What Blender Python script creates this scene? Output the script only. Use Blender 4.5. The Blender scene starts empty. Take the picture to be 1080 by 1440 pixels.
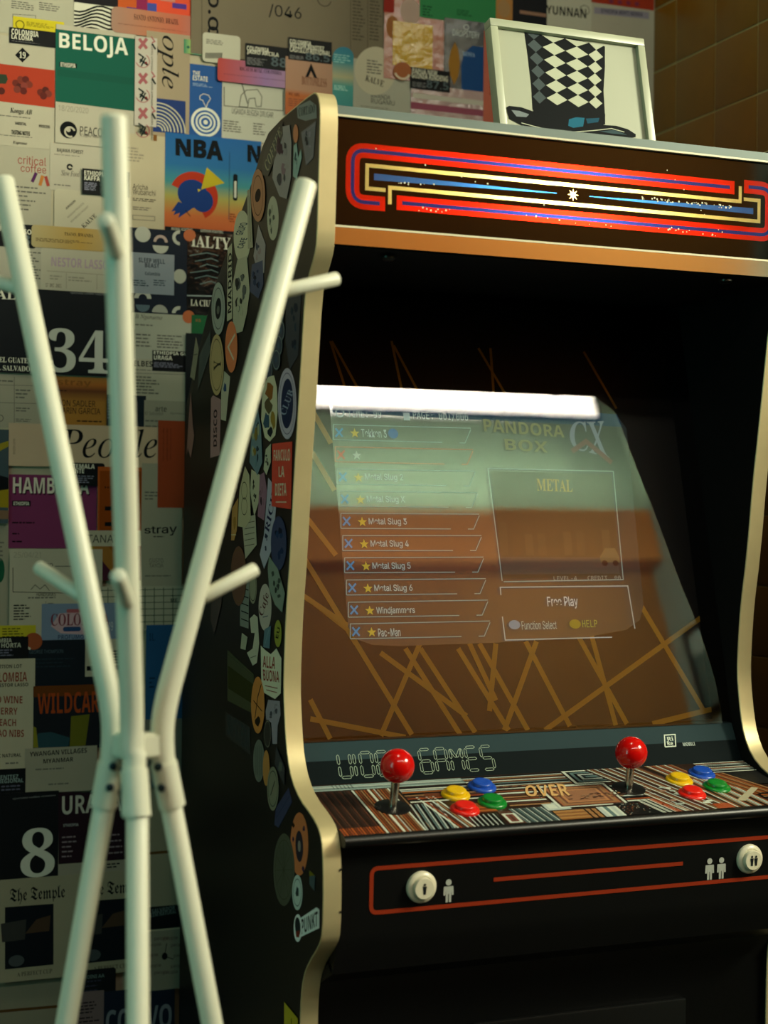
import bpy, bmesh, math, random
import numpy as np
from mathutils import Vector, Matrix
random.seed(7)
scene = bpy.context.scene
COL = scene.collection
# ------------------------------------------------------------------ camera
ZC = 1.36                                    # camera height above the floor
F, TH, RHO = 2250.0, math.radians(22), .0099
CAM = Vector((0, 0, ZC))
_right = Vector((math.cos(TH), -math.sin(TH), 0)); FWD = Vector((math.sin(TH), math.cos(TH), 0)); _up = Vector((0, 0, 1))
RT = (_right + _up*RHO).normalized(); UP = (_up - _right*RHO).normalized()
cam_data = bpy.data.cameras.new('camera'); cam = bpy.data.objects.new('camera', cam_data); COL.objects.link(cam)
m3 = Matrix((RT, UP, -FWD)).transposed()
cam.matrix_world = Matrix.Translation(CAM) @ m3.to_4x4()
cam_data.sensor_fit = 'VERTICAL'; cam_data.sensor_height = 36; cam_data.lens = F/1440*36
cam_data.dof.use_dof = True; cam_data.dof.focus_distance = 1.80; cam_data.dof.aperture_fstop = 4.3
cam_data.clip_start = .02
scene.camera = cam
# ------------------------------------------------------------------ world, exposure, large lights
vs = scene.view_settings
vs.view_transform = 'Standard'; vs.look = 'None'; vs.gamma = 1; vs.exposure = -0.2; vs.use_curve_mapping = False
w = bpy.data.worlds.new('world'); scene.world = w; w.use_nodes = True
w.node_tree.nodes['Background'].inputs[0].default_value = (.55, .9, .85, 1)
w.node_tree.nodes['Background'].inputs[1].default_value = .007

def area(name, loc, target, size, size_y, power, color, spread=180):
    d = bpy.data.lights.new(name, 'AREA'); d.shape = 'RECTANGLE'; d.size = size; d.size_y = size_y
    d.energy = power; d.color = color; d.spread = math.radians(spread)
    o = bpy.data.objects.new(name, d); COL.objects.link(o); o.location = loc
    o.rotation_euler = (Vector(target) - Vector(loc)).to_track_quat('-Z', 'Y').to_euler()
    return o
area('room_lamp_light', (2.45, .25, 2.6), (.6, 1.6, 2.15), .55, .55, 47, (.98, .95, .69), 120)
area('upper_wall_fill_light', (.62, .95, 3.5), (.55, 2.05, 1.7), .5, .3, 6, (.95, .97, .66), 150)  # added fill from above for the poster wall; no such lamp known
area('left_cool_light', (-1.1, .5, 1.55), (.35, 1.3, 1.35), .4, 1.0, 6.5, (.2, .95, .85))  # unseen cool source on the left, no window built behind it
area('orange_wall_fill_light', (2.2, -.60, 2.75), (2.2, -1.35, 2.50), 1.5, .3, 9.5, (1, .92, .58), 130)  # added to brighten the orange wall reflected in the glass, no fitting
area('pale_wall_fill_light', (2.2, -1.16, 3.03), (2.2, -1.35, 3.20), 1.6, .05, 13, (.76, 1, .62))  # made-up uplight that brightens the pale wall above the beam
area('right_wall_fill_light', (2.3, -.6, 2.9), (3.0, -1.0, 2.1), .2, .2, 8, (.62, 1, .86), 120)  # added fill so the pale right wall shows in the cover glass

# ------------------------------------------------------------------ helpers
def s2l(c): return c/12.92 if c <= .04045 else ((c+.055)/1.055)**2.4
def hexc(h):
    h = h.lstrip('#'); h = ''.join(c*2 for c in h) if len(h) == 3 else h
    return tuple(s2l(int(h[i:i+2], 16)/255) for i in (0, 2, 4)) + (1,)
MATS = {}
def new_mat(name):
    m = bpy.data.materials.new(name); m.use_nodes = True; nt = m.node_tree
    return m, nt, nt.nodes['Principled BSDF']
def mat(color, rough=.55, metal=0, name=None, bump=0, bscale=60, coat=0, var=0, spec=.5):
    key = (color, rough, metal, bump, bscale, coat, var, spec)
    if key in MATS: return MATS[key]
    m, nt, b = new_mat(name or 'material_'+color.strip('#'))
    c = hexc(color)
    b.inputs['Base Color'].default_value = c; b.inputs['Roughness'].default_value = rough
    b.inputs['Metallic'].default_value = metal; b.inputs['Coat Weight'].default_value = coat
    b.inputs['Coat Roughness'].default_value = .08; b.inputs['Specular IOR Level'].default_value = spec
    if bump or var:
        tc = nt.nodes.new('ShaderNodeTexCoord'); n = nt.nodes.new('ShaderNodeTexNoise')
        n.inputs['Scale'].default_value = bscale; n.inputs['Detail'].default_value = 4
        nt.links.new(tc.outputs['Object'], n.inputs['Vector'])
        if bump:
            bp = nt.nodes.new('ShaderNodeBump'); bp.inputs['Strength'].default_value = bump; bp.inputs['Distance'].default_value = .004
            nt.links.new(n.outputs['Fac'], bp.inputs['Height']); nt.links.new(bp.outputs['Normal'], b.inputs['Normal'])
        if var:
            mx = nt.nodes.new('ShaderNodeMix'); mx.data_type = 'RGBA'
            mx.inputs[6].default_value = tuple(v*(1-var) for v in c[:3]) + (1,); mx.inputs[7].default_value = tuple(min(1, v*(1+var*.5)) for v in c[:3]) + (1,)
            nt.links.new(n.outputs['Fac'], mx.inputs[0]); nt.links.new(mx.outputs[2], b.inputs['Base Color'])
    MATS[key] = m; return m
def paper(color): return mat(color, .55, bump=.35, bscale=14, var=.14, spec=.12, name='paper_'+color.strip('#'))
def deeper(h, k=.84):
    h = h.lstrip('#'); h = ''.join(c*2 for c in h) if len(h) == 3 else h
    v = [int(h[i:i+2], 16) for i in (0, 2, 4)]
    if max(v)-min(v) < .30*max(v): return '#'+h
    return '#' + ''.join('%02x' % int(x*k) for x in v)
def ink(color): return mat(deeper(color), .55, spec=.06, name='ink_'+color.strip('#'))
def grad_mat(stops, axis=2, rough=.45):
    key = ('g', tuple(stops), axis, rough)
    if key in MATS: return MATS[key]
    m, nt, b = new_mat('printed_gradient'); b.inputs['Roughness'].default_value = rough; b.inputs['Specular IOR Level'].default_value = .12
    tc = nt.nodes.new('ShaderNodeTexCoord'); sp = nt.nodes.new('ShaderNodeSeparateXYZ'); r = nt.nodes.new('ShaderNodeValToRGB')
    nt.links.new(tc.outputs['Generated'], sp.inputs[0]); nt.links.new(sp.outputs[axis], r.inputs[0]); nt.links.new(r.outputs[0], b.inputs['Base Color'])
    el = r.color_ramp.elements
    while len(el) < len(stops): el.new(.5)
    for e, (p, c) in zip(el, stops): e.position = p; e.color = hexc(deeper(c, .9))
    MATS[key] = m; return m
def emit_mat(color, s):
    key = ('e', color, s)
    if key in MATS: return MATS[key]
    m = bpy.data.materials.new('glow_'+color.strip('#')); m.use_nodes = True; nt = m.node_tree; nt.nodes.clear()
    e = nt.nodes.new('ShaderNodeEmission'); e.inputs[0].default_value = hexc(color); e.inputs[1].default_value = s
    o = nt.nodes.new('ShaderNodeOutputMaterial'); nt.links.new(e.outputs[0], o.inputs[0])
    MATS[key] = m; return m
def tag(o, label=None, cat=None, group=None, kind=None):
    for k, v in (('label', label), ('category', cat), ('group', group), ('kind', kind)):
        if v: o[k] = v
    return o
def link(o, parent=None):
    COL.objects.link(o)
    if parent: o.parent = parent; o.matrix_parent_inverse = Matrix.Identity(4)
    return o
def empty(name, loc):
    o = bpy.data.objects.new(name, None); o.location = loc; o.empty_display_size = .05; COL.objects.link(o); return o
def bm_obj(name, bm, m, parent=None, smooth=True, angle=40):
    """bmesh in world coordinates -> object; child meshes are kept in the local space of their root"""
    p = parent; off = Vector((0, 0, 0))
    while p is not None:
        off += p.location; p = p.parent
    me = bpy.data.meshes.new(name)
    o = bpy.data.objects.new(name, me)
    if parent is None:
        if bm.verts:
            xs = [v.co for v in bm.verts]
            off = Vector(((min(v.x for v in xs)+max(v.x for v in xs))/2, (min(v.y for v in xs)+max(v.y for v in xs))/2, min(v.z for v in xs)))
        o.location = off
    bmesh.ops.translate(bm, verts=bm.verts, vec=-off)
    bm.normal_update()
    if smooth:
        for f_ in bm.faces: f_.smooth = True
        for e in bm.edges:
            if len(e.link_faces) == 2 and e.calc_face_angle(0) > math.radians(angle): e.smooth = False
    bm.to_mesh(me); bm.free()
    for mm in (m if isinstance(m, list) else [m]): me.materials.append(mm)
    link(o, parent); return o
def vf_obj(name, verts, faces, m, parent=None, smooth=False, mats=None, angle=40):
    bm = bmesh.new(); vs_ = [bm.verts.new(v) for v in verts]
    for i, f_ in enumerate(faces):
        try: fc = bm.faces.new([vs_[k] for k in f_])
        except ValueError: continue
        if mats: fc.material_index = mats[i]
    return bm_obj(name, bm, m, parent, smooth, angle)
def add_box(bm, p0, p1, bevel=0):
    r = bmesh.ops.create_cube(bm, size=1)
    c = (Vector(p0)+Vector(p1))/2; s = Vector(p1)-Vector(p0)
    for v in r['verts']: v.co = Vector((v.co.x*s.x, v.co.y*s.y, v.co.z*s.z)) + c
    if bevel: bmesh.ops.bevel(bm, geom=list({e for v in r['verts'] for e in v.link_edges}), offset=bevel, segments=2, profile=.6, affect='EDGES')
def box(name, p0, p1, m, parent=None, bevel=0):
    bm = bmesh.new(); add_box(bm, p0, p1, bevel); return bm_obj(name, bm, m, parent)
def frame_axes(n):
    n = Vector(n).normalized(); a = n.orthogonal().normalized(); return a, n.cross(a), n
def lathe(name, base, axis, prof, m, parent=None, seg=32, smooth=True):
    a, b, n = frame_axes(axis); base = Vector(base); vs_, fs = [], []
    for r, h in prof:
        for k in range(seg):
            t = 2*math.pi*k/seg; vs_.append(base + n*h + (a*math.cos(t)+b*math.sin(t))*r)
    for i in range(len(prof)-1):
        for k in range(seg): fs.append((i*seg+k, i*seg+(k+1) % seg, (i+1)*seg+(k+1) % seg, (i+1)*seg+k))
    fs.append(tuple(range(seg))[::-1]); fs.append(tuple((len(prof)-1)*seg+k for k in range(seg)))
    return vf_obj(name, vs_, fs, m, parent, smooth, angle=50)
def tube(name, path, rad, m, parent=None, seg=20, cap=True):
    P = [Vector(p) for p in path]; vs_, fs = [], []
    rads = rad if isinstance(rad, list) else [rad]*len(P)
    if cap:                                           # small round-over at both ends
        d0 = (P[0]-P[1]).normalized(); d1 = (P[-1]-P[-2]).normalized(); r0, r1 = rads[0], rads[-1]
        P = [P[0]+d0*r0*.35, P[0]+d0*r0*.22] + P + [P[-1]+d1*r1*.22, P[-1]+d1*r1*.35]
        rads = [r0*.55, r0*.88] + rads + [r1*.88, r1*.55]
    ref = Vector((.3, .9, .1)).normalized()
    for i, p in enumerate(P):
        t = (P[min(i+1, len(P)-1)]-P[max(i-1, 0)]).normalized()
        a = (ref - t*ref.dot(t)).normalized(); b = t.cross(a); ref = a
        for k in range(seg):
            an = 2*math.pi*k/seg; vs_.append(p+(a*math.cos(an)+b*math.sin(an))*rads[i])
    for i in range(len(P)-1):
        for k in range(seg): fs.append((i*seg+k, i*seg+(k+1) % seg, (i+1)*seg+(k+1) % seg, (i+1)*seg+k))
    fs.append(tuple(range(seg))[::-1]); fs.append(tuple((len(P)-1)*seg+k for k in range(seg)))
    return vf_obj(name, vs_, fs, m, parent, True, angle=60)
def smooth_path(pts, it=2):
    for _ in range(it):
        q = [pts[0]]
        for a, b in zip(pts[:-1], pts[1:]):
            q += [tuple(.75*x+.25*y for x, y in zip(a, b)), tuple(.25*x+.75*y for x, y in zip(a, b))]
        pts = q + [pts[-1]]
    return pts
def fillet(pts, r, n=6):
    out = [pts[0]]
    for a, b, c in zip(pts[:-2], pts[1:-1], pts[2:]):
        a, b, c = Vector(a), Vector(b), Vector(c); d1 = (a-b); d2 = (c-b); rr = min(r, d1.length*.49, d2.length*.49)
        p, q = b+d1.normalized()*rr, b+d2.normalized()*rr
        for k in range(n+1):
            t = k/n; out.append(tuple(p*(1-t)**2 + b*2*t*(1-t) + q*t*t))
    return out + [pts[-1]]
def stroke(path, wd):
    """closed outline polygon of a polyline with mitred joins (2D)"""
    P = [Vector(p) for p in path]; L, R_ = [], []
    for i, p in enumerate(P):
        d0 = (P[i]-P[i-1]).normalized() if i else None; d1 = (P[i+1]-P[i]).normalized() if i < len(P)-1 else None
        if d0 is None: d0 = d1
        if d1 is None: d1 = d0
        n0 = Vector((-d0.y, d0.x)); n1 = Vector((-d1.y, d1.x)); nn = n0+n1
        if nn.length < 1e-6: nn = n0
        nn.normalize(); k = wd/2/max(.35, nn.dot(n0)); L.append(p+nn*k); R_.append(p-nn*k)
    return [tuple(v) for v in L] + [tuple(v) for v in reversed(R_)]
def fill_polys(polys):
    cu = bpy.data.curves.new('tmp', 'CURVE'); cu.dimensions = '2D'; cu.fill_mode = 'FRONT'
    for p in polys:
        s = cu.splines.new('POLY'); s.points.add(len(p)-1)
        for i, (x, y) in enumerate(p): s.points[i].co = (x, y, 0, 1)
        s.use_cyclic_u = True
    o = bpy.data.objects.new('tmp', cu); me = o.to_mesh()
    V = [(v.co.x, v.co.y) for v in me.vertices]; Fc = [tuple(p.vertices) for p in me.polygons]
    o.to_mesh_clear(); bpy.data.objects.remove(o); bpy.data.curves.remove(cu)
    return V, Fc
# ---- lettering: the bundled math font carries serif, italic, fraktur and bold letters
import os
def load_font(fn):
    try: return bpy.data.fonts.load(os.path.join(bpy.utils.system_resource('DATAFILES'), 'fonts', fn))
    except Exception: return None
F_MATH, F_INTER, F_MONO = load_font('NotoSansMath-Regular.woff2'), load_font('Inter.woff2'), load_font('DejaVuSansMono.woff2')
STY = {'bf': (0x1D400, 0x1D41A, 0x1D7CE), 'it': (0x1D434, 0x1D44E, None), 'bi': (0x1D468, 0x1D482, 0x1D7CE), 'fr': (0x1D56C, 0x1D586, 0x1D7CE),
       'sb': (0x1D5D4, 0x1D5EE, 0x1D7EC), 'ss': (0x1D5A0, 0x1D5BA, 0x1D7E2), 'si': (0x1D63C, 0x1D656, 0x1D7EC)}
TXT = {}
def text_mesh(s, font):
    """(verts, faces) normalised to the unit square"""
    if (s, font) in TXT: return TXT[(s, font)]
    cu = bpy.data.curves.new('tmp', 'FONT'); cu.fill_mode = 'FRONT'; cu.resolution_u = 3; body = s
    if (font in STY or font in ('xh', 'xx')) and F_MATH:
        U, l, d = STY['sb' if font in ('xh', 'xx') else font]; cu.font = F_MATH; body = ''
        for ch in s:
            if 'A' <= ch <= 'Z': body += chr(U+ord(ch)-65)
            elif 'a' <= ch <= 'z': body += '\u210e' if (font == 'it' and ch == 'h') else chr(l+ord(ch)-97)
            elif ch.isdigit() and d: body += chr(d+ord(ch)-48)
            else: body += ch
    elif font == 'mono' and F_MONO: cu.font = F_MONO
    elif F_INTER: cu.font = F_INTER
    if font == 'hv': cu.offset = .010
    if font == 'xx': cu.offset = .022
    cu.body = body
    o = bpy.data.objects.new('tmp', cu); me = o.to_mesh()
    V = np.array([(v.co.x, v.co.y) for v in me.vertices]) if len(me.vertices) else np.zeros((0, 2))
    Fc = [tuple(p.vertices) for p in me.polygons]
    o.to_mesh_clear(); bpy.data.objects.remove(o); bpy.data.curves.remove(cu)
    if len(V):
        mn, mx = V.min(0), V.max(0); V = (V-mn)/np.maximum(mx-mn, 1e-9)
    TXT[(s, font)] = (V.tolist(), Fc); return TXT[(s, font)]

class Plane:
    """a flat surface of the place; photo positions are cast onto it once to find where its print sits"""
    def __init__(s, o, a, b):
        s.o, s.a, s.b = Vector(o), Vector(a).normalized(), Vector(b).normalized(); s.n = s.a.cross(s.b)
    def px(s, x, y):
        d = FWD + RT*(x-540)/F + UP*(720-y)/F
        t = (s.o-CAM).dot(s.n)/d.dot(s.n); p = CAM + d*t - s.o
        return Vector((p.dot(s.a), p.dot(s.b)))
    def w(s, ab, off=0): return s.o + s.a*ab[0] + s.b*ab[1] + s.n*off
    def scale(s, x, y):
        c = s.px(x, y); return (s.px(x+1, y)-c).x, (c-s.px(x, y+1)).y
def rrect(x0, y0, x1, y1, r=0, n=5):
    if r <= 0: return [(x0, y0), (x1, y0), (x1, y1), (x0, y1)]
    out = []
    for cx, cy, a0 in ((x1-r, y1-r, 0), (x0+r, y1-r, 90), (x0+r, y0+r, 180), (x1-r, y0+r, 270)):
        for k in range(n+1):
            t = math.radians(a0+90*k/n); out.append((cx+r*math.cos(t), cy+r*math.sin(t)))
    return out
class Print:
    """collects flat print on a plane, one child mesh per ink"""
    def __init__(s, plane, off, step=.00004): s.p, s.off, s.step, s.k, s.g = plane, off, step, 0, {}
    def add(s, kind, color, V, Fc):
        s.k += 1; g = s.g.setdefault((kind, color), ([], [])); b = len(g[0])
        g[0].extend(s.p.w(v, s.off + s.k*s.step) for v in V); g[1].extend(tuple(i+b for i in f_) for f_ in Fc)
    def poly(s, pts, color, kind='print_shape'): s.add(kind, color, pts, [tuple(range(len(pts)))])
    def item(s, it):
        p = s.p; k = it[0]
        if k == 't':                                   # t, text, x0, y0, x1, y1, font, colour
            _, tx, x0, y0, x1, y1, fo, c = it; V, Fc = text_mesh(tx, fo); A = p.px(x0, (y0+y1)/2); B = p.px(x1, (y0+y1)/2)
            xm = (x0+x1)/2; T = p.px(xm, y0); Bo = p.px(xm, y1)
            s.add('lettering', c, [(A.x+(B.x-A.x)*u, Bo.y+(T.y-Bo.y)*v) for u, v in V], Fc)
        elif k == 'q':                                 # q, text, four corners TL TR BR BL, font, colour
            _, tx, q, fo, c = it; V, Fc = text_mesh(tx, fo); a, b, cc, d = [p.px(*z) for z in q]
            s.add('lettering', c, [tuple((d*(1-u)+cc*u)*(1-v)+(a*(1-u)+b*u)*v) for u, v in V], Fc)
        elif k == 'tr':                                # tr, text, cx, cy, w, h, degrees, font, colour
            _, tx, cx, cy, wd, h, ang, fo, c = it; V, Fc = text_mesh(tx, fo); sx, sy = p.scale(cx, cy); C = p.px(cx, cy); an = math.radians(ang); sc = (sx+sy)/2 if abs(sx-sy) < .3*sy else None
            W = []
            for u, v in V:
                X, Y = (u-.5)*wd, (v-.5)*h; X, Y = X*math.cos(an)-Y*math.sin(an), X*math.sin(an)+Y*math.cos(an); W.append((C.x+X*sx, C.y+Y*sy))
            s.add('lettering', c, W, Fc)
        elif k == 'r':
            _, x0, y0, x1, y1, c = it[:6]; A, B = p.px(x0, y0), p.px(x1, y1); r = it[6]*p.scale(x0, y0)[1] if len(it) > 6 else 0
            s.poly(rrect(A.x, B.y, B.x, A.y, r), c)
        elif k == 'c':                                 # c, cx, cy, rx, ry, colour
            _, cx, cy, rx, ry, c = it; C = p.px(cx, cy); sx, sy = p.scale(cx, cy)
            s.poly([(C.x+rx*sx*math.cos(t*math.pi/16), C.y+ry*sy*math.sin(t*math.pi/16)) for t in range(32)], c)
        elif k == 'a':                                 # arc band: cx, cy, r0, r1, from, to (px radii), colour
            _, cx, cy, r0, r1, a0, a1, c = it; C = p.px(cx, cy); sx, sy = p.scale(cx, cy); n = 28; V = []
            for i in range(n+1):
                t = math.radians(a0+(a1-a0)*i/n)
                V += [(C.x+r0*sx*math.cos(t), C.y+r0*sy*math.sin(t)), (C.x+r1*sx*math.cos(t), C.y+r1*sy*math.sin(t))]
            s.add('print_shape', c, V, [(2*i, 2*i+1, 2*i+3, 2*i+2) for i in range(n)])
        elif k == 'p': s.poly([tuple(p.px(*q)) for q in it[1]], it[2])
        elif k == 'l':                                 # l, [px points], width px, colour
            pts = [tuple(p.px(*q)) for q in it[1]]; sy = p.scale(*it[1][0])[1]; st = stroke(pts, it[2]*sy); n = len(pts)
            s.add('print_line', it[3], st, [(i, i+1, 2*n-2-i, 2*n-1-i) for i in range(n-1)])
        elif k == 'para':                              # rows of tiny unreadable print
            _, x0, y0, x1, y1, n, c = it; rnd = random.Random(int(x0*7+y0*13)); V, Fc = [], []
            sy = p.scale((x0+x1)/2, (y0+y1)/2)[1]; A, B = p.px(x0, y0), p.px(x1, y1); h = min((A.y-B.y)/n*.45, 2.0*sy)
            for i in range(n):
                yy = A.y-(A.y-B.y)*(i+.5)/n; x = A.x; end = A.x+(B.x-A.x)*rnd.uniform(.55, 1)
                while x < end:
                    wd = rnd.uniform(3, 9)*sy; b = len(V); e = min(x+wd, end)
                    V += [(x, yy-h/2), (e, yy-h/2), (e, yy+h/2), (x, yy+h/2)]; Fc.append((b, b+1, b+2, b+3)); x += wd+1.3*sy
            s.add('small_print', c, V, Fc)
    def build(s, parent, mfun=ink, names=None):
        out = []
        for (kind, c), (V, Fc) in s.g.items():
            o = vf_obj((names or {}).get(kind, kind), V, Fc, mfun(c) if isinstance(c, str) else c, parent)
            if len(Fc) > 1: o['kind'] = 'stuff'
            out.append(o)
        return out
def slab(name, plane, outline, off, th, m, parent=None):
    """thin sheet lying on a plane: front face plus edge"""
    n = len(outline); V = [plane.w(q, off+th) for q in outline] + [plane.w(q, off) for q in outline]
    Fc = [tuple(range(n)), tuple(range(2*n-1, n-1, -1))] + [(i, n+i, n+(i+1) % n, (i+1) % n) for i in range(n)]
    return vf_obj(name, V, Fc, m, parent)
# ------------------------------------------------------------------ the room
YW = 2.05                       # poster wall
XT = 1.248                      # face of the tiled return wall beside the cabinet
M_cream = mat('#a89f83', .7, bump=.15, bscale=40, var=.12, name='wall_cream')
M_orange = mat('#c4782e', .75, bump=.1, bscale=30, var=.06, name='wall_orange')
M_beam = mat('#ff9a4c', .6, var=.05, bscale=20, name='beam_orange')
M_pale = mat('#b9c6ba', .8, var=.05, bscale=10, name='wall_pale')
M_floor = mat('#3b332b', .6, var=.2, bscale=8, name='floor_concrete')
M_ceil = mat('#55564f', .9, var=.05, bscale=6, name='ceiling_grey')
def struct(name, p0, p1, m, label):
    return tag(box(name, p0, p1, m), label, 'wall' if 'wall' in name else name.split('_')[0], kind='structure')
struct('floor', (-2.6, -1.5, -.1), (3.2, 2.2, 0), M_floor, 'dark concrete floor of the room')
struct('ceiling', (-2.6, -1.5, 3.75), (3.2, 2.2, 3.85), M_ceil, 'grey ceiling above the room')
wall_back = struct('wall_back', (-2.6, YW, 0), (3.2, YW+.12, 3.75), M_cream, 'cream wall pasted over with coffee labels and posters')
struct('wall_left', (-2.6, -1.5, 0), (-2.5, YW, 3.75), M_pale, 'pale plain wall on the left of the room')
struct('wall_far_right', (3.03, -1.5, 0), (3.15, 1.42, 3.75), M_pale, 'pale green wall beyond the tiled corner')
struct('trim_2', (-2.6, -1.5, 0), (3.03, -1.33, ZC+.38), mat('#1c1712', .6, name='dark_lower_wall'), 'added dark lower part of the facing wall')  # dark band added to keep the apron's reflection of the wall black
struct('wall_front', (-2.6, -1.5, ZC+.38), (3.03, -1.35, ZC+1.40), M_orange, 'orange brown wall facing the arcade cabinet')
struct('wall_front_upper', (-2.6, -1.5, ZC+1.40), (3.03, -1.35, 3.75), M_pale, 'pale wall above the orange beam')
struct('trim_1', (-2.5, -1.35, ZC+1.372), (3.03, -1.27, ZC+1.572), M_beam, 'orange beam running along the wall facing the cabinet')
win = struct('window_1', (-.6, -1.352, ZC+1.985), (2.98, -1.34, ZC+2.185), mat('#2c2e2b', .5, name='window_frame'), 'long slit window high on the facing wall')
box('pane', (-.59, -1.341, ZC+2.002), (2.965, -1.337, ZC+2.165), emit_mat('#fff6e4', 24), win)
# framed picture that shows in the glass
pf = empty('wall_frame', (3.03, -1.14, ZC+.79)); tag(pf, 'small black framed print on the pale wall behind', 'picture')
bm = bmesh.new()
for a, b in (((3.01, -1.25, ZC+.79), (3.03, -1.23, ZC+1.06)), ((3.01, -1.05, ZC+.79), (3.03, -1.03, ZC+1.06)), ((3.01, -1.25, ZC+.77), (3.03, -1.03, ZC+.79)), ((3.01, -1.25, ZC+1.06), (3.03, -1.03, ZC+1.08))): add_box(bm, a, b)
bm_obj('frame', bm, mat('#060606', .4), pf)
box('print', (3.02, -1.23, ZC+.79), (3.03, -1.05, ZC+1.06), mat('#6d8580', .5), pf); box('print_band', (3.018, -1.23, ZC+.98), (3.02, -1.05, ZC+1.06), mat('#c8d8d0', .5), pf)
# tiled return wall: each tile its own piece
wr = struct('wall_right', (XT+.0016, 1.42, 0), (3.03, YW, 3.75), mat('#c0b080', .85, name='grout'), 'return wall of square brown tiles with pale grout')
tm_, tw, thh = None, .0972, .0902
M_tile = mat('#7d5410', .35, bump=.03, bscale=25, var=.2, name='brown_tile')
for i in range(6):
    for j in range(-6, 9):
        y0, y1 = 1.984-.1*(i-1) - .1 + .0014, 1.984-.1*(i-1) - .0014
        y1 = min(y1, YW-.001); z0 = ZC+.652+.093*(j-5)+.0014; z1 = z0+.0902
        if y0 < 1.42: continue
        if i == 0 or tm_ is None:
            bm = bmesh.new(); add_box(bm, (XT, y0, z0), (XT+.0026, y1, z1), .0007); t = bm_obj('tile', bm, M_tile, wr)
            if i == 1: tm_ = (t, (y0, z0))
        else:
            t = tm_[0].copy(); COL.objects.link(t); t.location = (0, y0-tm_[1][0], z0-tm_[1][1]); t.parent = wr
# ------------------------------------------------------------------ arcade cabinet
XL, XR, TK = .527, 1.0846, .019             # outer face of left side, inner face of right side, board thickness
XI = XL+TK
CX = (XI+XR)/2
M_black = mat('#050606', .45, name='black_laminate', spec=.3)
M_side = mat('#060707', .4, name='black_side_laminate', spec=.18)
M_dark = mat('#040505', .7, name='black_inside', spec=.2)
M_trim = mat('#c9b98c', .42, .45, var=.08, bscale=60, name='satin_gold_edge_trim')
cab = empty('arcade_cabinet', (CX, 1.72, 0))
tag(cab, 'black upright arcade cabinet covered in stickers with lit marquee and two joysticks', 'arcade machine')
front = [(1.5168, -.56), (1.5164, -.5139), (1.5142, -.4855), (1.5071, -.4636), (1.4928, -.4463), (1.4616, -.4208), (1.4535, -.4071), (1.4519, -.3628), (1.4554, -.3256), (1.4649, -.3099), (1.4876, -.3003), (1.523, -.2912), (1.5495, -.276), (1.5646, -.2544), (1.5715, -.232), (1.5757, -.2096), (1.5793, -.1841), (1.5776, -.1491), (1.5736, -.1052), (1.5619, -.0441), (1.5512, .0429), (1.5424, .0939), (1.5334, .1532), (1.5241, .2168), (1.5138, .2348), (1.4958, .2531), (1.4892, .2668), (1.4868, .3175), (1.4845, .3611), (1.4835, .39), (1.4862, .404), (1.4935, .4125), (1.504, .4155), (1.56, .414), (1.61, .4115)]
front = [(1.517, -1.36)] + smooth_path(front, 1)
back = [(1.647, .4075), (1.6688, .3967), (1.7027, .3672), (1.7685, .3249), (1.8581, .2634), (1.93, .19), (1.9779, .1329), (1.984, .08), (1.984, -1.36)]
prof = [(y, z+ZC) for y, z in front+back]
def side_board(name, x0, x1, m):
    n = len(prof); V = [(x0, y, z) for y, z in prof] + [(x1, y, z) for y, z in prof]
    Fc = [tuple(range(n)), tuple(range(2*n-1, n-1, -1))] + [(i, n+i, n+(i+1) % n, (i+1) % n) for i in range(n)]
    return vf_obj(name, V, Fc, m, cab)
def edge_trim(x0):
    P = [(y, z+ZC) for y, z in front]; V, Fc = [], []
    cs = [(0, 0), (0, .0008), (.0005, .0014), (.0185, .0014), (.019, .0008), (.019, 0)]
    for i, p in enumerate(P):
        a, b = P[max(i-1, 0)], P[min(i+1, len(P)-1)]; t = Vector((b[0]-a[0], b[1]-a[1])).normalized(); nrm = Vector((-t.y, t.x))
        V += [(x0+dx, p[0]+nrm.x*o, p[1]+nrm.y*o) for dx, o in cs]
    k = len(cs)
    for i in range(len(P)-1): Fc += [(i*k+j, i*k+j+1, (i+1)*k+j+1, (i+1)*k+j) for j in range(k-1)]
    return vf_obj('edge_trim', V, Fc, M_trim, cab, True, angle=28)
sideL = side_board('side_panel', XL, XI, M_side); edge_trim(XL)
sideR = side_board('side_panel', XR, XR+TK, M_dark); edge_trim(XR)
def board(name, pts, th, m, x0=XI, x1=XR, bevel=0):
    """board running across the cabinet; pts = (y, z) line of its outer face, thickness added behind"""
    P = [(y, z+ZC) for y, z in pts]; n = len(P); V = []
    Q = []
    for i, p in enumerate(P):
        a, b = P[max(i-1, 0)], P[min(i+1, n-1)]; t = Vector((b[0]-a[0], b[1]-a[1])).normalized(); Q.append((p[0]+t.y*th, p[1]-t.x*th))
    ring = P+Q[::-1]; k = len(ring)
    V = [(x0, y, z) for y, z in ring] + [(x1, y, z) for y, z in ring]
    Fc = [tuple(range(k)), tuple(range(2*k-1, k-1, -1))] + [(i, k+i, k+(i+1) % k, (i+1) % k) for i in range(k)]
    return vf_obj(name, V, Fc, m, cab, True, angle=30)
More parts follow.
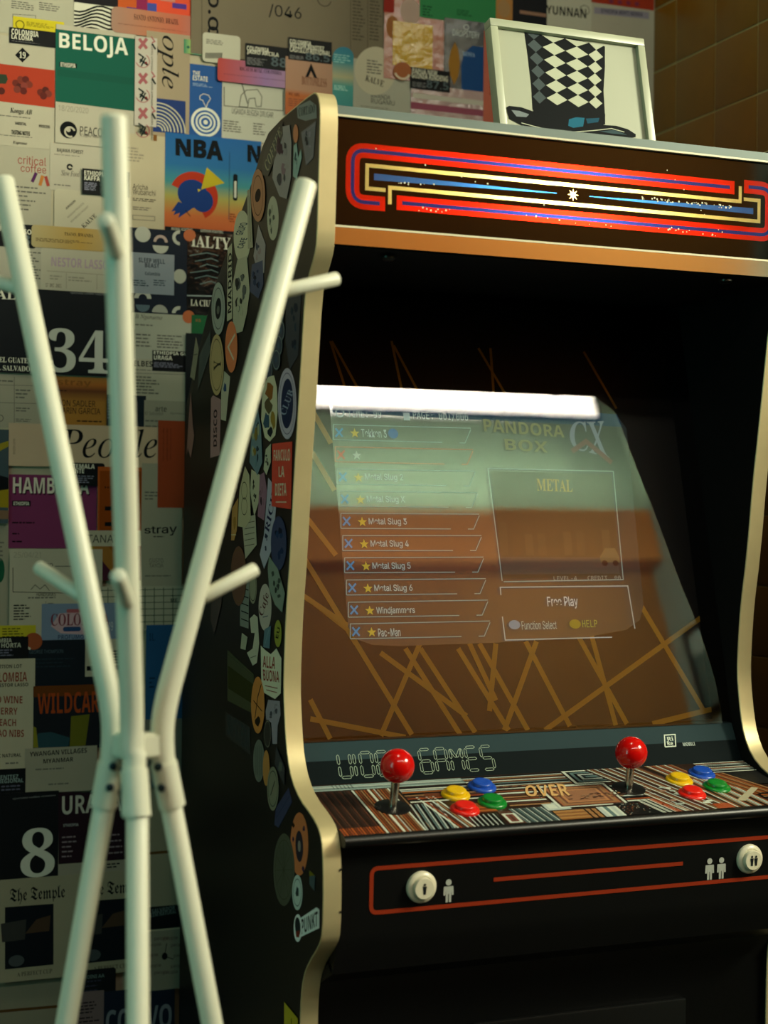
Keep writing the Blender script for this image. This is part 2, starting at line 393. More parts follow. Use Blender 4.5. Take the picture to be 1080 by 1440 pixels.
# rear, top and hood
box('back_panel', (XI, 1.962, .05), (XR, 1.975, ZC+.12), M_dark, cab)
board('top_board', [(1.4945, .4035), (1.64, .4035)], .010, mat('#6f7d78', .5, .6, name='grey_metal', var=.15, bscale=18))
box('top_edge', (XI, 1.4915, ZC+.3945), (XR, 1.4945, ZC+.4035), mat('#55635f', .5, .3, var=.25, bscale=14, name='brushed_edge'), cab)
board('rear_slope', [(1.64, .4035), (1.668, .388), (1.96, .14)], .010, M_black)
box('marquee_bead', (XI, 1.490, ZC+.3925), (XR, 1.4945, ZC+.3945), mat('#c9c3a4', .4), cab)
box('marquee_bead', (XI, 1.490, ZC+.2826), (XR, 1.4945, ZC+.2846), mat('#c9c3a4', .4), cab)
box('marquee_strip', (XI, 1.4905, ZC+.2655), (XR, 1.4955, ZC+.2826), mat('#dcd6cc', .10, 1, name='bright_aluminium'), cab)
board('hood_underside', [(1.4955, .264), (1.74, .258)], -.008, M_dark)
wht = mat('#8a8a80', .8, name='lightbox_grey')
bm = bmesh.new(); add_box(bm, (XI, 1.600, ZC+.272), (XR, 1.606, ZC+.393)); add_box(bm, (XI, 1.4975, ZC+.2725), (XR, 1.600, ZC+.2755)); add_box(bm, (XI, 1.4975, ZC+.3895), (XR, 1.600, ZC+.3925))
bm_obj('lightbox', bm, wht, cab)
# lit marquee: black ink with translucent strokes, a short tube behind
mq = Plane((CX, 1.4950, ZC+.338), (1, 0, 0), (0, 0, 1))
C0 = mq.px(806, 274); sc = mq.scale(806, 274)[1]
rot = lambda poly: [(2*C0.x-x, 2*C0.y-y) for x, y in poly]
P_ = lambda pts: [tuple(mq.px(*q)) for q in pts]
top_r = mq.px(1033, 259); tl = mq.px(512, 211.7); lv = mq.px(495.8, 250); bl = mq.px(541.7, 287)
red_path = fillet([(top_r.x, tl.y), (lv.x, tl.y), (lv.x, bl.y), (bl.x, bl.y)], .013)
red = stroke(red_path, 19.5*sc)
blue_in = stroke(fillet([(top_r.x-.006, tl.y), (lv.x, tl.y), (lv.x, bl.y), (bl.x-.006, bl.y)], .013), 5.2*sc)
c1, c2, c3, c4 = mq.px(1041, 262), mq.px(516.7, 232.5), mq.px(516, 265), mq.px(542.3, 267.5)
cream = stroke([(c1.x, c1.y), (c1.x, c2.y), (c3.x, c2.y), (c3.x, c3.y), (c4.x, c3.y)], 5.2*sc)
b1, b2 = mq.px(526, 249.6), mq.px(783, 270)
blue = [(b1.x, (C0.y+b1.y)/2+4.5*sc), (b1.x, (C0.y+b1.y)/2-4.5*sc), (b2.x, C0.y-.5*sc), (b2.x, C0.y+.5*sc)]
star = [(C0.x+(9 if k % 2 == 0 else 3.2)*sc*math.cos(k*math.pi/8), C0.y+(9 if k % 2 == 0 else 3.2)*sc*math.sin(k*math.pi/8)) for k in range(16)]
hw, zb, zt = (XR-XI)/2, -.0536, .0546
outer = [(-hw, zb), (hw, zb), (hw, zt), (-hw, zt)]
clip = lambda poly: [(max(-hw+.002, min(hw-.002, x)), y) for x, y in poly]
holes = [red, rot(red), cream, rot(cream), blue, rot(blue), star]
holes = [clip(h) for h in holes]
def lit_ink(name, color, tr=.85):
    m = bpy.data.materials.new(name); m.use_nodes = True; nt = m.node_tree; nt.nodes.clear()
    d = nt.nodes.new('ShaderNodeBsdfDiffuse'); t = nt.nodes.new('ShaderNodeBsdfTranslucent'); g = nt.nodes.new('ShaderNodeBsdfGlossy')
    c = hexc(color); d.inputs[0].default_value = c; t.inputs[0].default_value = c; g.inputs['Roughness'].default_value = .05
    m1, m2, o = nt.nodes.new('ShaderNodeMixShader'), nt.nodes.new('ShaderNodeMixShader'), nt.nodes.new('ShaderNodeOutputMaterial')
    m1.inputs[0].default_value = tr; m2.inputs[0].default_value = .07
    L = nt.links.new; L(d.outputs[0], m1.inputs[1]); L(t.outputs[0], m1.inputs[2]); L(m1.outputs[0], m2.inputs[1]); L(g.outputs[0], m2.inputs[2]); L(m2.outputs[0], o.inputs[0])
    return m
def flat(name, polys, m, plane=mq, off=0):
    V, Fc = fill_polys(polys); return vf_obj(name, [plane.w(v, off) for v in V], Fc, m, cab)
M_gloss = mat('#050302', .05, name='black_gloss_acrylic', spec=.42)
flat('marquee_panel', [outer]+holes, M_gloss)
Mr, Mb, Mc = lit_ink('marquee_red', '#f01c10'), lit_ink('marquee_blue', '#162a80', .6), lit_ink('marquee_cream', '#f4e6a0')
for pr in ((red, blue_in), (rot(red), rot(blue_in))): flat('marquee_red_band', [clip(pr[0]), clip(pr[1])], Mr); flat('marquee_blue_line', [clip(pr[1])], Mb)
for p in (cream, rot(cream)): flat('marquee_cream_line', [clip(p)], Mc)
Mb2 = lit_ink('marquee_bright_blue', '#2468c8', .8)
for p in (blue, rot(blue)): flat('marquee_blue_taper', [clip(p)], Mb2)
flat('marquee_star', [star], Mc)
# specks where the ink has flaked
V, Fc = [], []
rnd = random.Random(3)
for (x0, y0, x1, y1, n) in ((560, 256, 620, 260, 8), (575, 293, 640, 297, 9), (900, 279, 1030, 291, 46), (925, 320, 1010, 330, 14), (740, 305, 850, 316, 6), (930, 232, 1030, 345, 8), (500, 200, 900, 330, 8)):
    for _ in range(n):
        t = rnd.random(); c = mq.px(x0+(x1-x0)*t, y0+(y1-y0)*t+rnd.uniform(-2.5, 2.5)); r = rnd.uniform(.5, 1.5)*sc; b = len(V)
        V += [mq.w((c.x+r*math.cos(k*math.pi/3), c.y+r*math.sin(k*math.pi/3)), .0003) for k in range(6)]; Fc.append(tuple(range(b, b+6)))
sp = vf_obj('flaked_speck', V, Fc, mat('#d8d4b8', .5), cab); sp['kind'] = 'stuff'
bm = bmesh.new(); bmesh.ops.create_cone(bm, cap_ends=True, segments=16, radius1=.009, radius2=.009, depth=.13, matrix=Matrix.Translation((CX-.005, 1.552, ZC+.335)) @ Matrix.Rotation(math.pi/2, 4, 'Y'))
bm_obj('marquee_tube', bm, emit_mat('#ffe6a8', 165), cab)
# ---- monitor: bezel board, picture tube face, sloping cover glass
ta = math.radians(14)
gl = Plane((CX, 1.588+.253*.2493, ZC+.010), (1, 0, 0), (0, math.sin(ta), math.cos(ta)))
bz = Plane((CX, 1.6875+.018*.2493, ZC+.010), (1, 0, 0), (0, math.sin(ta), math.cos(ta)))
M_bez = mat('#0d0906', .55, var=.2, bscale=9, name='bezel_card')
hwI = (XR-XI)/2
slab('bezel', bz, rrect(-hwI, -.262, hwI, .252), -.004, .004, M_bez, cab)
pb = Print(bz, .0003)
G = '#bf9220'
for a in [((440,805),(579,1033)),((440,847),(500,894)),((535,918),(656,1007)),((570,912),(647,1033)),((591,912),(668,1030)),((644,912),(715,1027)),((660,905),(697,985)),((674,905),(742,1027)),((697,905),(688,1000)),((754,902),(709,1027)),((739,902),(801,1021)),((813,895),(881,1018)),((766,1027),(985,869)),((900,850),(990,1001)),((917,1018),(1002,997)),((436,984),(464,1039)),((436,1011),(570,1037)),((430,727),(472,781)),((428,786),(500,905)),((426,838),(500,888)),((440,580),(465,624)),((438,636),(470,690)),((464,480),(488,556)),((466,480),(508,556)),((550,480),(566,556)),((553,486),(592,560)),((672,490),(716,565)),((689,490),(694,560)),((820,495),(866,575)),((535,1035),(590,905)),((865,1020),(830,890))]:
    pb.item(('l', list(a), 7.5 if a[0][1] > 560 else 3.5, G))  # upper lines drawn thinner to imitate their dimness under the hood
bl_lines = pb.build(cab, lambda c: mat(c, .45, name='gold_line'), {'print_line': 'bezel_line'})
# the tube face
out_px = [(462, 560), (866, 584), (880, 603), (884, 640), (904, 852), (899, 872), (880, 886), (820, 897), (700, 904), (560, 909), (522, 907), (500, 899), (489, 882)]
crt_out = [tuple(bz.px(*q)) for q in out_px]
def crt_mat():
    m = bpy.data.materials.new('picture_tube'); m.use_nodes = True; nt = m.node_tree; nt.nodes.clear()
    e = nt.nodes.new('ShaderNodeEmission'); e.inputs[0].default_value = hexc('#8a958a'); e.inputs[1].default_value = .10
    g = nt.nodes.new('ShaderNodeBsdfGlossy'); g.inputs['Roughness'].default_value = .025; fr_ = nt.nodes.new('ShaderNodeFresnel'); fr_.inputs[0].default_value = 1.9
    mx, o = nt.nodes.new('ShaderNodeMixShader'), nt.nodes.new('ShaderNodeOutputMaterial')
    nt.links.new(fr_.outputs[0], mx.inputs[0]); nt.links.new(e.outputs[0], mx.inputs[1]); nt.links.new(g.outputs[0], mx.inputs[2]); nt.links.new(mx.outputs[0], o.inputs[0]); return m
slab('screen', bz, crt_out[::-1], .0004, .0012, crt_mat(), cab)
ps = Print(bz, .0018, .00003)
W_, TQ = '#cfe6d8', '#3f8fa8'
ps.item(('p', [(466, 560), (866, 583), (874, 601), (467, 580.5)], '#0c3c5c'))
ps.item(('t', 'TIME: 99', 488, 577, 535, 588, 'mono', W_)); ps.item(('t', 'PAGE: 001/006', 580, 580, 657, 592, 'mono', W_))
ps.item(('a', 477, 581, 4.5, 6.5, 0, 360, W_)); ps.item(('r', 566, 581, 576, 592, W_))
rows = ['Tekken 3', None, 'Metal Slug 2', 'Metal Slug X', 'Metal Slug 3', 'Metal Slug 4', 'Metal Slug 5', 'Metal Slug 6', 'Windjammers', 'Pac-Man']
for i, tx in enumerate(rows):
    y = 609+31.2*i if i < 9 else 889; x = 476+2.55*i; sl = .026-.0052*i; c = '#e08860' if i == 1 else '#a8c8bc'
    f_ = lambda px_, py_: (px_, py_+(px_-x)*sl)
    xr = 661+2.9*i
    ps.item(('l', [f_(x-8, y+10), f_(x-8, y-11), f_(xr, y-11)], 1.2, c)); ps.item(('l', [f_(x-8, y+10), f_(xr-40, y+10)], 1.2, c)); ps.item(('l', [f_(xr, y-9), f_(xr-8, y+10), f_(xr-16, y+10)], 1.2, c))
    cI = '#e06048' if i == 1 else '#58b0e0'
    ps.item(('l', [(x-5, y-6), (x+5, y+6)], 2.6, cI)); ps.item(('l', [(x+5, y-6), (x-5, y+6)], 2.6, cI))
    C = bz.px(x+22, y+1); sb = bz.scale(x, y)[1]
    ps.add('print_shape', '#f0d850' if i != 1 else '#c8d8c0', [(C.x+(7.2 if k % 2 == 0 else 3)*sb*math.sin(k*math.pi/5), C.y+(7.2 if k % 2 == 0 else 3)*sb*math.cos(k*math.pi/5)) for k in range(10)], [tuple(range(10))])
    if tx: ps.item(('t', tx, x+31, y-4.5, x+31+4.7*len(tx)*(.95 if i != 8 else 1.05), y+7, 'hv', W_))
ps.item(('c', 551, 611, 7, 7, '#3c78b8'))
ps.item(('q', 'PANDORA', [(677, 590), (790, 600), (792, 617), (679, 608)], 'xh', '#94925c')); ps.item(('q', 'BOX', [(707, 618), (768, 622), (768, 638), (709, 634)], 'xh', '#94925c'))
ps.item(('q', 'CX', [(795, 595), (846, 592), (860, 648), (802, 632)], 'bi', '#8c94a0')); ps.item(('l', [(802, 636), (822, 622), (858, 652)], 7, '#7a4c48'))
ps.item(('l', [(704, 818), (700, 785), (684, 660), (860, 664), (874, 816), (706, 819)], 1.4, '#b8d0c0'))
ps.item(('p', [(688, 664), (857, 668), (870, 812), (706, 814)], '#4c4a38'))
ps.item(('q', 'METAL', [(752, 674), (802, 676), (803, 693), (753, 691)], 'bf', '#d0a840'))
for k in range(9):
    x = 695+18*k; ps.item(('p', [(x+4, 735+(k*37 % 19)), (x+15, 735+(k*37 % 19)), (x+18, 782), (x+7, 782)], ('#55523c', '#504c38', '#5c563e')[k % 3]))
ps.item(('p', [(701, 784), (866, 785), (869, 808), (705, 809)], '#5c5c50')); ps.item(('p', [(841, 784), (848, 772), (862, 772), (868, 784), (869, 792), (842, 792)], '#7c7450')); ps.item(('c', 848, 793, 4, 4, '#282828')); ps.item(('c', 863, 793, 4, 4, '#282828'))
ps.item(('t', 'LEVEL-4   CREDIT  00', 776, 811, 870, 817, 'mono', '#b0b8a8'))
ps.item(('l', [(702, 838), (701, 827), (880, 825), (890, 885)], 1.6, '#d8e0d4')); ps.item(('l', [(704, 868), (708, 901), (858, 897)], 1.6, '#d8e0d4'))
ps.item(('t', 'Free Play', 767, 840, 810, 857, 'hv', '#f4f8f0')); ps.item(('c', 721, 879.5, 8, 6.5, '#a8b8bc')); ps.item(('t', 'Function Select', 731, 874, 780, 886, 'sans', W_)); ps.item(('c', 806, 878.5, 8, 6.5, '#b8a838')); ps.item(('t', 'HELP', 816, 873, 837, 883, 'mono', '#b8c858'))
for o in ps.build(cab, lambda c: emit_mat(c, .46), {'lettering': 'screen_lettering', 'print_shape': 'screen_graphic', 'print_line': 'screen_line'}): pass
# cover glass
def glass_mat():
    m = bpy.data.materials.new('cover_glass'); m.use_nodes = True; nt = m.node_tree; nt.nodes.clear()
    t = nt.nodes.new('ShaderNodeBsdfTransparent'); t.inputs[0].default_value = (.93, .95, .94, 1); g = nt.nodes.new('ShaderNodeBsdfGlossy'); g.inputs['Roughness'].default_value = .012
    fr = nt.nodes.new('ShaderNodeFresnel'); fr.inputs[0].default_value = 1.86
    mx, o = nt.nodes.new('ShaderNodeMixShader'), nt.nodes.new('ShaderNodeOutputMaterial')
    nt.links.new(fr.outputs[0], mx.inputs[0]); nt.links.new(t.outputs[0], mx.inputs[1]); nt.links.new(g.outputs[0], mx.inputs[2]); nt.links.new(mx.outputs[0], o.inputs[0]); return m
def clear_mat():
    m = bpy.data.materials.new('glass_body'); m.use_nodes = True; nt = m.node_tree; nt.nodes.clear()
    t = nt.nodes.new('ShaderNodeBsdfTransparent'); o = nt.nodes.new('ShaderNodeOutputMaterial'); nt.links.new(t.outputs[0], o.inputs[0]); return m
rc = rrect(-hwI+.0005, -.2610, hwI-.0005, .250); V = [gl.w(q, 0) for q in rc]+[gl.w(q, -.003) for q in rc]
vf_obj('cover_glass', V, [(0, 1, 2, 3), (7, 6, 5, 4)]+[(i, 4+i, 4+(i+1) % 4, (i+1) % 4) for i in range(4)], [glass_mat(), clear_mat()], cab, mats=[0, 1, 1, 1, 1, 1])
# lower bezel plate with the white outlined lettering
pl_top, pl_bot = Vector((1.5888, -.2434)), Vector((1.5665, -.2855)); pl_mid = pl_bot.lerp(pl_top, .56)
M_plate = mat('#0c1517', .6, name='plate_black', spec=.03); M_plate_reflection = mat('#2a3b3f', .6, name='plate_reflection_grey', spec=.03)
board('bezel_plate', [tuple(pl_bot), tuple(pl_mid)], .006, M_plate)
board('plate_reflection', [tuple(pl_mid), tuple(pl_top), (1.60, -.2428)], .006, M_plate_reflection)  # lighter strip painted in for the reflection on the plate's upper half
pd = Vector((0, pl_top.x-pl_bot.x, pl_top.y-pl_bot.y))
plp = Plane((CX, pl_bot.x, ZC+pl_bot.y), (1, 0, 0), pd)
SEG = {'a': [(0, 1), (1, 1)], 'g': [(0, .5), (1, .5)], 'd': [(0, 0), (1, 0)], 'f': [(0, .5), (0, 1)], 'b': [(1, .5), (1, 1)], 'e': [(0, 0), (0, .5)], 'c': [(1, 0), (1, .5)], 'm': [(0, 1), (.5, .55)], 'n': [(1, 1), (.5, .55)], 'i': [(.5, .5), (.5, 1)], 'j': [(.5, 0), (.5, .5)]}
GLY = {'V': 'fbecd', 'I': 'ij', 'D': 'abcdef', 'E': 'afged', 'O': 'abcdef', 'G': 'afedcg', 'A': 'abcefg', 'M': 'febcmn', 'S': 'afgcd'}
hT = .0262
def seg_outline(pr_, x, wd, ch, base):
    for s_ in GLY[ch]:
        (u0, v0), (u1, v1) = SEG[s_]; A = Vector((x+u0*wd, base+v0*hT)); B = Vector((x+u1*wd, base+v1*hT)); d = (B-A).normalized(); n_ = Vector((-d.y, d.x)); A += d*.0011; B -= d*.0011
        hx = [A, A+d*.0016+n_*.0014, B-d*.0016+n_*.0014, B, B-d*.0016-n_*.0014, A+d*.0016-n_*.0014]
        for a_, c_ in zip(hx, hx[1:]+hx[:1]): pr_.add('lettering', '#a9bba6', stroke([tuple(a_), tuple(c_)], .00042), [(0, 1, 2, 3)])
LX, RX = plp.px(477, 1078).x, plp.px(699, 1068).x; LB = .0075
Llow = Print(plp, .0002, .000001); word = 'VIDEO GAMES'; adv = (RX-LX)/10.1; x = LX
for ch in word:
    wd = adv*.72
    if ch == ' ': x += adv*.75; continue
    if ch == 'I': seg_outline(Llow, x-wd*.42, wd*.8, ch, LB); x += adv*.36; continue
    seg_outline(Llow, x, wd, ch, LB); x += adv
Llow.item(('l', [(935, 1050.5), (934, 1034), (949, 1033), (950, 1049.5), (935, 1050.5)], 1.6, '#c9d4c4')); Llow.item(('t', 'Ri', 938, 1036, 946, 1042, 'xh', '#c9d4c4')); Llow.item(('t', 'Re', 938, 1042.5, 946, 1048.5, 'xh', '#c9d4c4')); Llow.item(('t', 'MOBILI', 960, 1044, 977, 1049, 'xh', '#a9b8b0'))
Llow.build(cab, ink, {'lettering': 'plate_lettering', 'print_line': 'plate_emblem'})
# ---- control panel
cp = Plane((CX, 1.505, ZC-.3000), (1, 0, 0), (0, math.cos(ta), math.sin(ta)))
bF, bB = (1.4475-1.505)/math.cos(ta), (1.566-1.505)/math.cos(ta)
slab('control_panel', cp, rrect(-hwI+.0003, bF, hwI-.0003, bB), -.012, .012, mat('#2a1c14', .3, name='panel_print_base'), cab)
pa = Print(cp, .0002, .000004)
rnd = random.Random(21)
OR, WT, BR, BK, TE, TN = '#8a4220', '#a5b0a8', '#4a2e22', '#0d0d0e', '#566f6e', '#8c6844'
LT = '#bcc4b4'
def stripes(x0, x1, y0, y1, cols, n, skew=0, fill=.62):
    wdt = (x1-x0)/n
    for k in range(n):
        a = x0+k*wdt
        pa.poly([(a, y0), (a+wdt*fill, y0), (a+wdt*fill+skew, y1), (a+skew, y1)], cols[k % len(cols)], 'panel_stripe')
def bars(x0, x1, y0, y1, cols, n, fill=.62):
    h = (y1-y0)/n
    for k in range(n): pa.poly([(x0, y0+k*h), (x1, y0+k*h), (x1, y0+k*h+h*fill), (x0, y0+k*h+h*fill)], cols[k % len(cols)], 'panel_stripe')
def blockr(x0, x1, y0, y1, c): pa.poly([(x0, y0), (x1, y0), (x1, y1), (x0, y1)], c, 'panel_block')
def nest(x0, x1, y0, y1, cols, d):
    for k, c in enumerate(cols): blockr(x0+d*k, x1-d*k, y0+d*.7*k, y1-d*.7*k, c)
e = bF+.001
# left end: fine dark slats, orange at the front edge, pale rails
bars(-.268, -.085, .047, .0605, ['#8fa39c', '#6d817c', '#a8b4aa'], 4, .8); stripes(-.24, -.215, .05, .0605, [BK], 6, 0, .2)
stripes(-.268, -.222, e, .044, ['#33211a', '#4a2a1c', '#26180f'], 15); stripes(-.268, -.222, e, e+.016, [OR, '#a04e20', '#6e3416'], 15)
stripes(-.22, -.183, e, .044, ['#8a4a24', '#6e3a1e', TN], 12)
for a, w_, c in ((-.2235, .0022, LT), (-.206, .0026, LT), (-.199, .0014, WT), (-.1835, .0020, LT), (-.176, .0012, TN)): blockr(a, a+w_, e, .045, c)
stripes(-.181, -.146, e, .002, [WT, BK, TE], 14, .006); stripes(-.148, -.126, e, .018, [LT, OR, BR, WT, TN], 6, -.014)
bars(-.172, -.072, .006, .045, [LT, BK, OR, BR, TN, BK, '#9a5a2c', WT], 10); blockr(-.15, -.115, .018, .026, '#5e3018'); blockr(-.11, -.09, .03, .038, '#26303a')
blockr(-.124, -.088, -.028, -.004, '#84441e'); bars(-.124, -.088, -.028, -.014, ['#5a2c14', '#9a5826'], 4); stripes(-.125, -.092, e, -.032, [WT, BK], 12, 0, .5)
blockr(-.09, -.07, e, -.028, BR); nest(-.088, -.073, -.056, -.034, [LT, '#6b3c30', BR], .003)
stripes(-.07, -.028, e, -.024, [TE, WT, '#3c4c4c'], 15, -.005, .55); blockr(-.034, -.006, -.034, -.016, WT); blockr(-.03, -.02, -.03, -.02, LT)
bars(-.07, -.022, -.018, .022, [TN, BR, LT, '#6e3c22'], 8); bars(-.092, .028, .024, .0605, [LT, BR, TN, WT, BK, TE, '#7c5238'], 12)
blockr(-.03, .02, e, -.036, TN); bars(-.03, .02, e, -.036, ['#7c4c1e', '#a07238'], 6); stripes(.006, .02, e, -.036, [BK, TN], 4)
nest(-.018, .064, -.03, .024, [LT, BR, '#8e5a3a', TN, '#6a4432', '#a8744a', '#8a6044'], .0032)
nest(.03, .108, .026, .0605, [LT, BK, TE, BK, WT, '#20282a', TE], .0036)
blockr(.022, .046, e, -.034, LT); stripes(.022, .046, e, -.034, [WT, TE], 3); blockr(.046, .092, e, -.028, '#0f1212')
for _ in range(60): xx, yy = rnd.uniform(.047, .09), rnd.uniform(e, -.03); blockr(xx, xx+rnd.uniform(.0006, .0016), yy, yy+.0009, rnd.choice([TN, WT, OR]))
bars(.066, .108, -.026, .022, [LT, OR, BK, WT, BR, TN], 11)
stripes(.09, .124, e, -.024, [LT, LT, '#1c1e1e'], 14, -.014, .6); stripes(.106, .116, e, -.024, ['#9a441e'], 4, -.014, .8)
stripes(.114, .182, e, .0605, [BR, LT, TN, '#6b3a24', WT, '#3a2620'], 22, -.055, .6); stripes(.168, .205, -.012, .0605, [TN, LT, '#6a4030', OR], 13, -.032, .6)
for _ in range(14): xx, yy = rnd.uniform(.118, .168), rnd.uniform(-.05, .004); pa.poly([(xx+rnd.uniform(.003, .006)*math.cos(k*.7), yy+.0024*math.sin(k*.7)) for k in range(9)], rnd.choice([LT, '#8c988e', '#8a6a58']), 'panel_block')
blockr(.158, .18, e, -.046, '#8e3c1a'); stripes(.182, .236, e, .018, [LT, '#8a4a2a', BK, TN, WT], 18, -.024, .6); bars(.2, .268, .032, .0605, [LT, '#20282a', '#7f8c84', WT, '#7a4a2a'], 11); stripes(.215, .235, .045, .0605, [BK], 8, 0, .3)
blockr(.205, .268, -.004, .03, '#141516'); stripes(.226, .262, -.03, .03, ['#8c4a1e', '#5e3014', TN], 9, -.04, .7); bars(.23, .268, e, -.026, ['#8c4a1e', BK, TN], 8)
for k in range(7): blockr(-.06+.011*k, -.056+.011*k, .0265, .0305, rnd.choice([TN, BR]))
pa.item(('q', 'OVER', [(737, 1107), (795, 1104), (803, 1121), (740, 1122)], 'xh', '#c9a066'))
for _ in range(26): xx, yy = rnd.uniform(-.01, .075), rnd.uniform(-.016, -.002); pa.poly([(xx, yy), (xx+.006, yy+.001), (xx+.005, yy+.0024), (xx+.001, yy+.002)], rnd.choice(['#6a4a3a', '#8a6a50', '#4a3028']), 'panel_block')
pa.item(('p', [(1035, 1128), (1048, 1128), (1066, 1110), (1056, 1109)], '#a09a80'))
pa.build(cab, lambda c: mat(c, .4, name='panel_ink_'+c.strip('#'), spec=.3), {'lettering': 'panel_lettering'})
tube('panel_nose', [(XI, 1.4475, ZC-.3195), (XR, 1.4475, ZC-.3195)], .0058, mat('#06090a', .38, name='nose_satin'), cab, cap=False)
NP = cp.n
M_chrome = mat('#b8b4a8', .22, 1, name='steel_shaft')
M_red = mat('#c80c08', .12, name='red_ball', spec=.6)
def ray_on(plane, x, y): return plane.w(plane.px(x, y))
for bx, by, qx, qy in ((552, 1136, 558.8, 1077), (884, 1110, 887.6, 1058.5)):
    base = ray_on(cp, bx, by); h = .0440
    d = FWD+RT*(qx-540)/F+UP*(720-qy)/F; yb = base.y-.0075; ball = CAM+d*(yb/d.y)
    ax = (ball-base).normalized()
    sh = lathe('joystick', base, ax, [(.0044, 0), (.0044, (ball-base).length)], M_chrome, cab, 20)
    sph = [(.0175*math.sin(math.pi*k/16), -.0175*math.cos(math.pi*k/16)) for k in range(1, 16)]
    lathe('ball_top', ball, ax, [(.004, -.0172)]+sph+[(.0003, .0175)], M_red, sh, 36)
    lathe('dust_washer', base, NP, [(.0185, 0), (.0185, .0012), (.0175, .0017), (.005, .0022)], mat('#0a0a0a', .35), sh, 36)
def button(x, y, color, name='push_button'):
    b = ray_on(cp, x, y); m = mat(color, .28, name='button_'+color.strip('#'))
    o = lathe(name, b, NP, [(.0155, 0), (.0155, .0016), (.0148, .0030), (.0128, .0040), (.0112, .0038)], m, cab, 36)
    lathe('plunger', b, NP, [(.0108, .002), (.0108, .0068), (.0100, .0076), (.006, .0074), (.0003, .0072)], m, o, 32)
for x, y, c in ((640.5, 1119, '#d8ae08'), (677.5, 1108, '#1a4ab0'), (653.5, 1140, '#d81c10'), (692, 1130, '#0c7a28'), (955, 1099, '#d8ae08'), (986.5, 1090, '#1a4ab0'), (973, 1118, '#d81c10'), (1007.5, 1108.5, '#0c7a28')): button(x, y, c)
for x, y in ((1008, 1091.5), (1032, 1091), (932, 1132.5), (760, 1121)): lathe('screw', ray_on(cp, x, y), NP, [(.0026, 0), (.0022, .001), (.0008, .0014)], M_chrome, cab, 12)
# ---- apron with start buttons, lower door
board('apron', [(1.475, -.455), (1.4655, -.432), (1.4620, -.4150), (1.4600, -.331), (1.4585, -.322)], .012, M_black)
ap = Plane((CX, 1.4608, ZC-.37), (1, 0, 0), (0, -.0020, .084))
pp = Print(ap, .0004)
RD = '#a8381c'
A, B = ap.px(520, 1220), ap.px(523, 1282); zt_, zb_ = (ap.px(520, 1219).y+ap.px(1075, 1180).y)/2, (ap.px(523, 1281).y+ap.px(1075, 1236).y)/2
lp = fillet([(hwI-.004, zt_), (A.x+.002, zt_), (A.x+.002, zb_), (hwI-.004, zb_)], .007); st = stroke(lp, .0042); n = len(lp)
pp.add('print_line', RD, st, [(i, i+1, 2*n-2-i, 2*n-1-i) for i in range(n-1)])
q0, q1 = ap.px(694, 1235.5), ap.px(960, 1215.5); zz = (q0.y+q1.y)/2; pp.poly([(q0.x, zz-.0021), (q1.x, zz-.0021), (q1.x, zz+.0021), (q0.x, zz+.0021)], RD, 'print_line')
def man(pr, cx, cy, s, c):
    C = ap.px(cx, cy)
    pr.poly([(C.x+.0032*s*math.cos(k*math.pi/8), C.y+.0085*s+.0032*s*math.sin(k*math.pi/8)) for k in range(16)], c, 'figure_sign')
    pr.poly([(C.x+x*s, C.y+y*s) for x, y in ((-.0052, .0045), (.0052, .0045), (.0056, -.0045), (.0034, -.0045), (.0030, .001), (.0030, -.0115), (.0006, -.0115), (.0004, -.003), (-.0004, -.003), (-.0006, -.0115), (-.0030, -.0115), (-.0030, .001), (-.0034, -.0045), (-.0056, -.0045))], c, 'figure_sign')
man(pp, 630.5, 1252.5, 1, '#a8ada4'); man(pp, 997.5, 1222, 1, '#a8ada4'); man(pp, 1014, 1220.5, 1, '#a8ada4')
pp.build(cab, ink, {'print_line': 'apron_line'})
M_white = mat('#d8d2b8', .3, name='white_button')
for x, y, two in ((592, 1247, 0), (1053, 1207.5, 1)):
    b = ray_on(ap, x, y)
    o = lathe('start_button', b, ap.n, [(.0160, 0), (.0160, .0020), (.0150, .0040), (.0118, .0050), (.0112, .0046)], M_white, cab, 40)
    lathe('plunger', b, ap.n, [(.0108, .003), (.0108, .0085), (.0100, .0095), (.0003, .0094)], M_white, o, 36)
    pz = Print(Plane(b+ap.n*.0097, ap.a, ap.b), 0); C = Plane(b+ap.n*.0097, ap.a, ap.b)
    for dx in ((-.0026, .0026) if two else (0,)):
        pz.poly([(dx+.0014*math.cos(k*.785), .0042+.0014*math.sin(k*.785)) for k in range(8)], '#14181c', 'figure_sign')
        pz.poly([(dx-.0022, .0026), (dx+.0022, .0026), (dx+.0016, -.001), (dx+.0012, -.0056), (dx-.0012, -.0056), (dx-.0016, -.001)], '#14181c', 'figure_sign')
    pz.build(o)
board('lower_door', [(1.523, -1.30), (1.5225, -.50), (1.508, -.472), (1.475, -.455)], .012, M_black)
box('coin_door', (.72, 1.516, ZC-1.05), (.98, 1.523, ZC-.535), mat('#050606', .4, name='coin_door_black', spec=.3), cab, .003)
for x, y in ((546, 361), (1020, 393.5)):
    d = FWD+RT*(x-540)/F+UP*(720-y)/F; p = CAM+d*(.2615/d.z); lathe('hood_knob', p, (0, 0, -1), [(.008, 0), (.008, .002), (.005, .004), (.002, .0042)], mat('#3a3a36', .3, .8), cab, 20)
for z in (-.347, -.388): lathe('trim_nail', (XI-.0012, 1.4515, ZC+z), (0, -1, 0), [(.0013, 0), (.0010, .0008)], mat('#2a1c10', .5, .5), cab, 10)
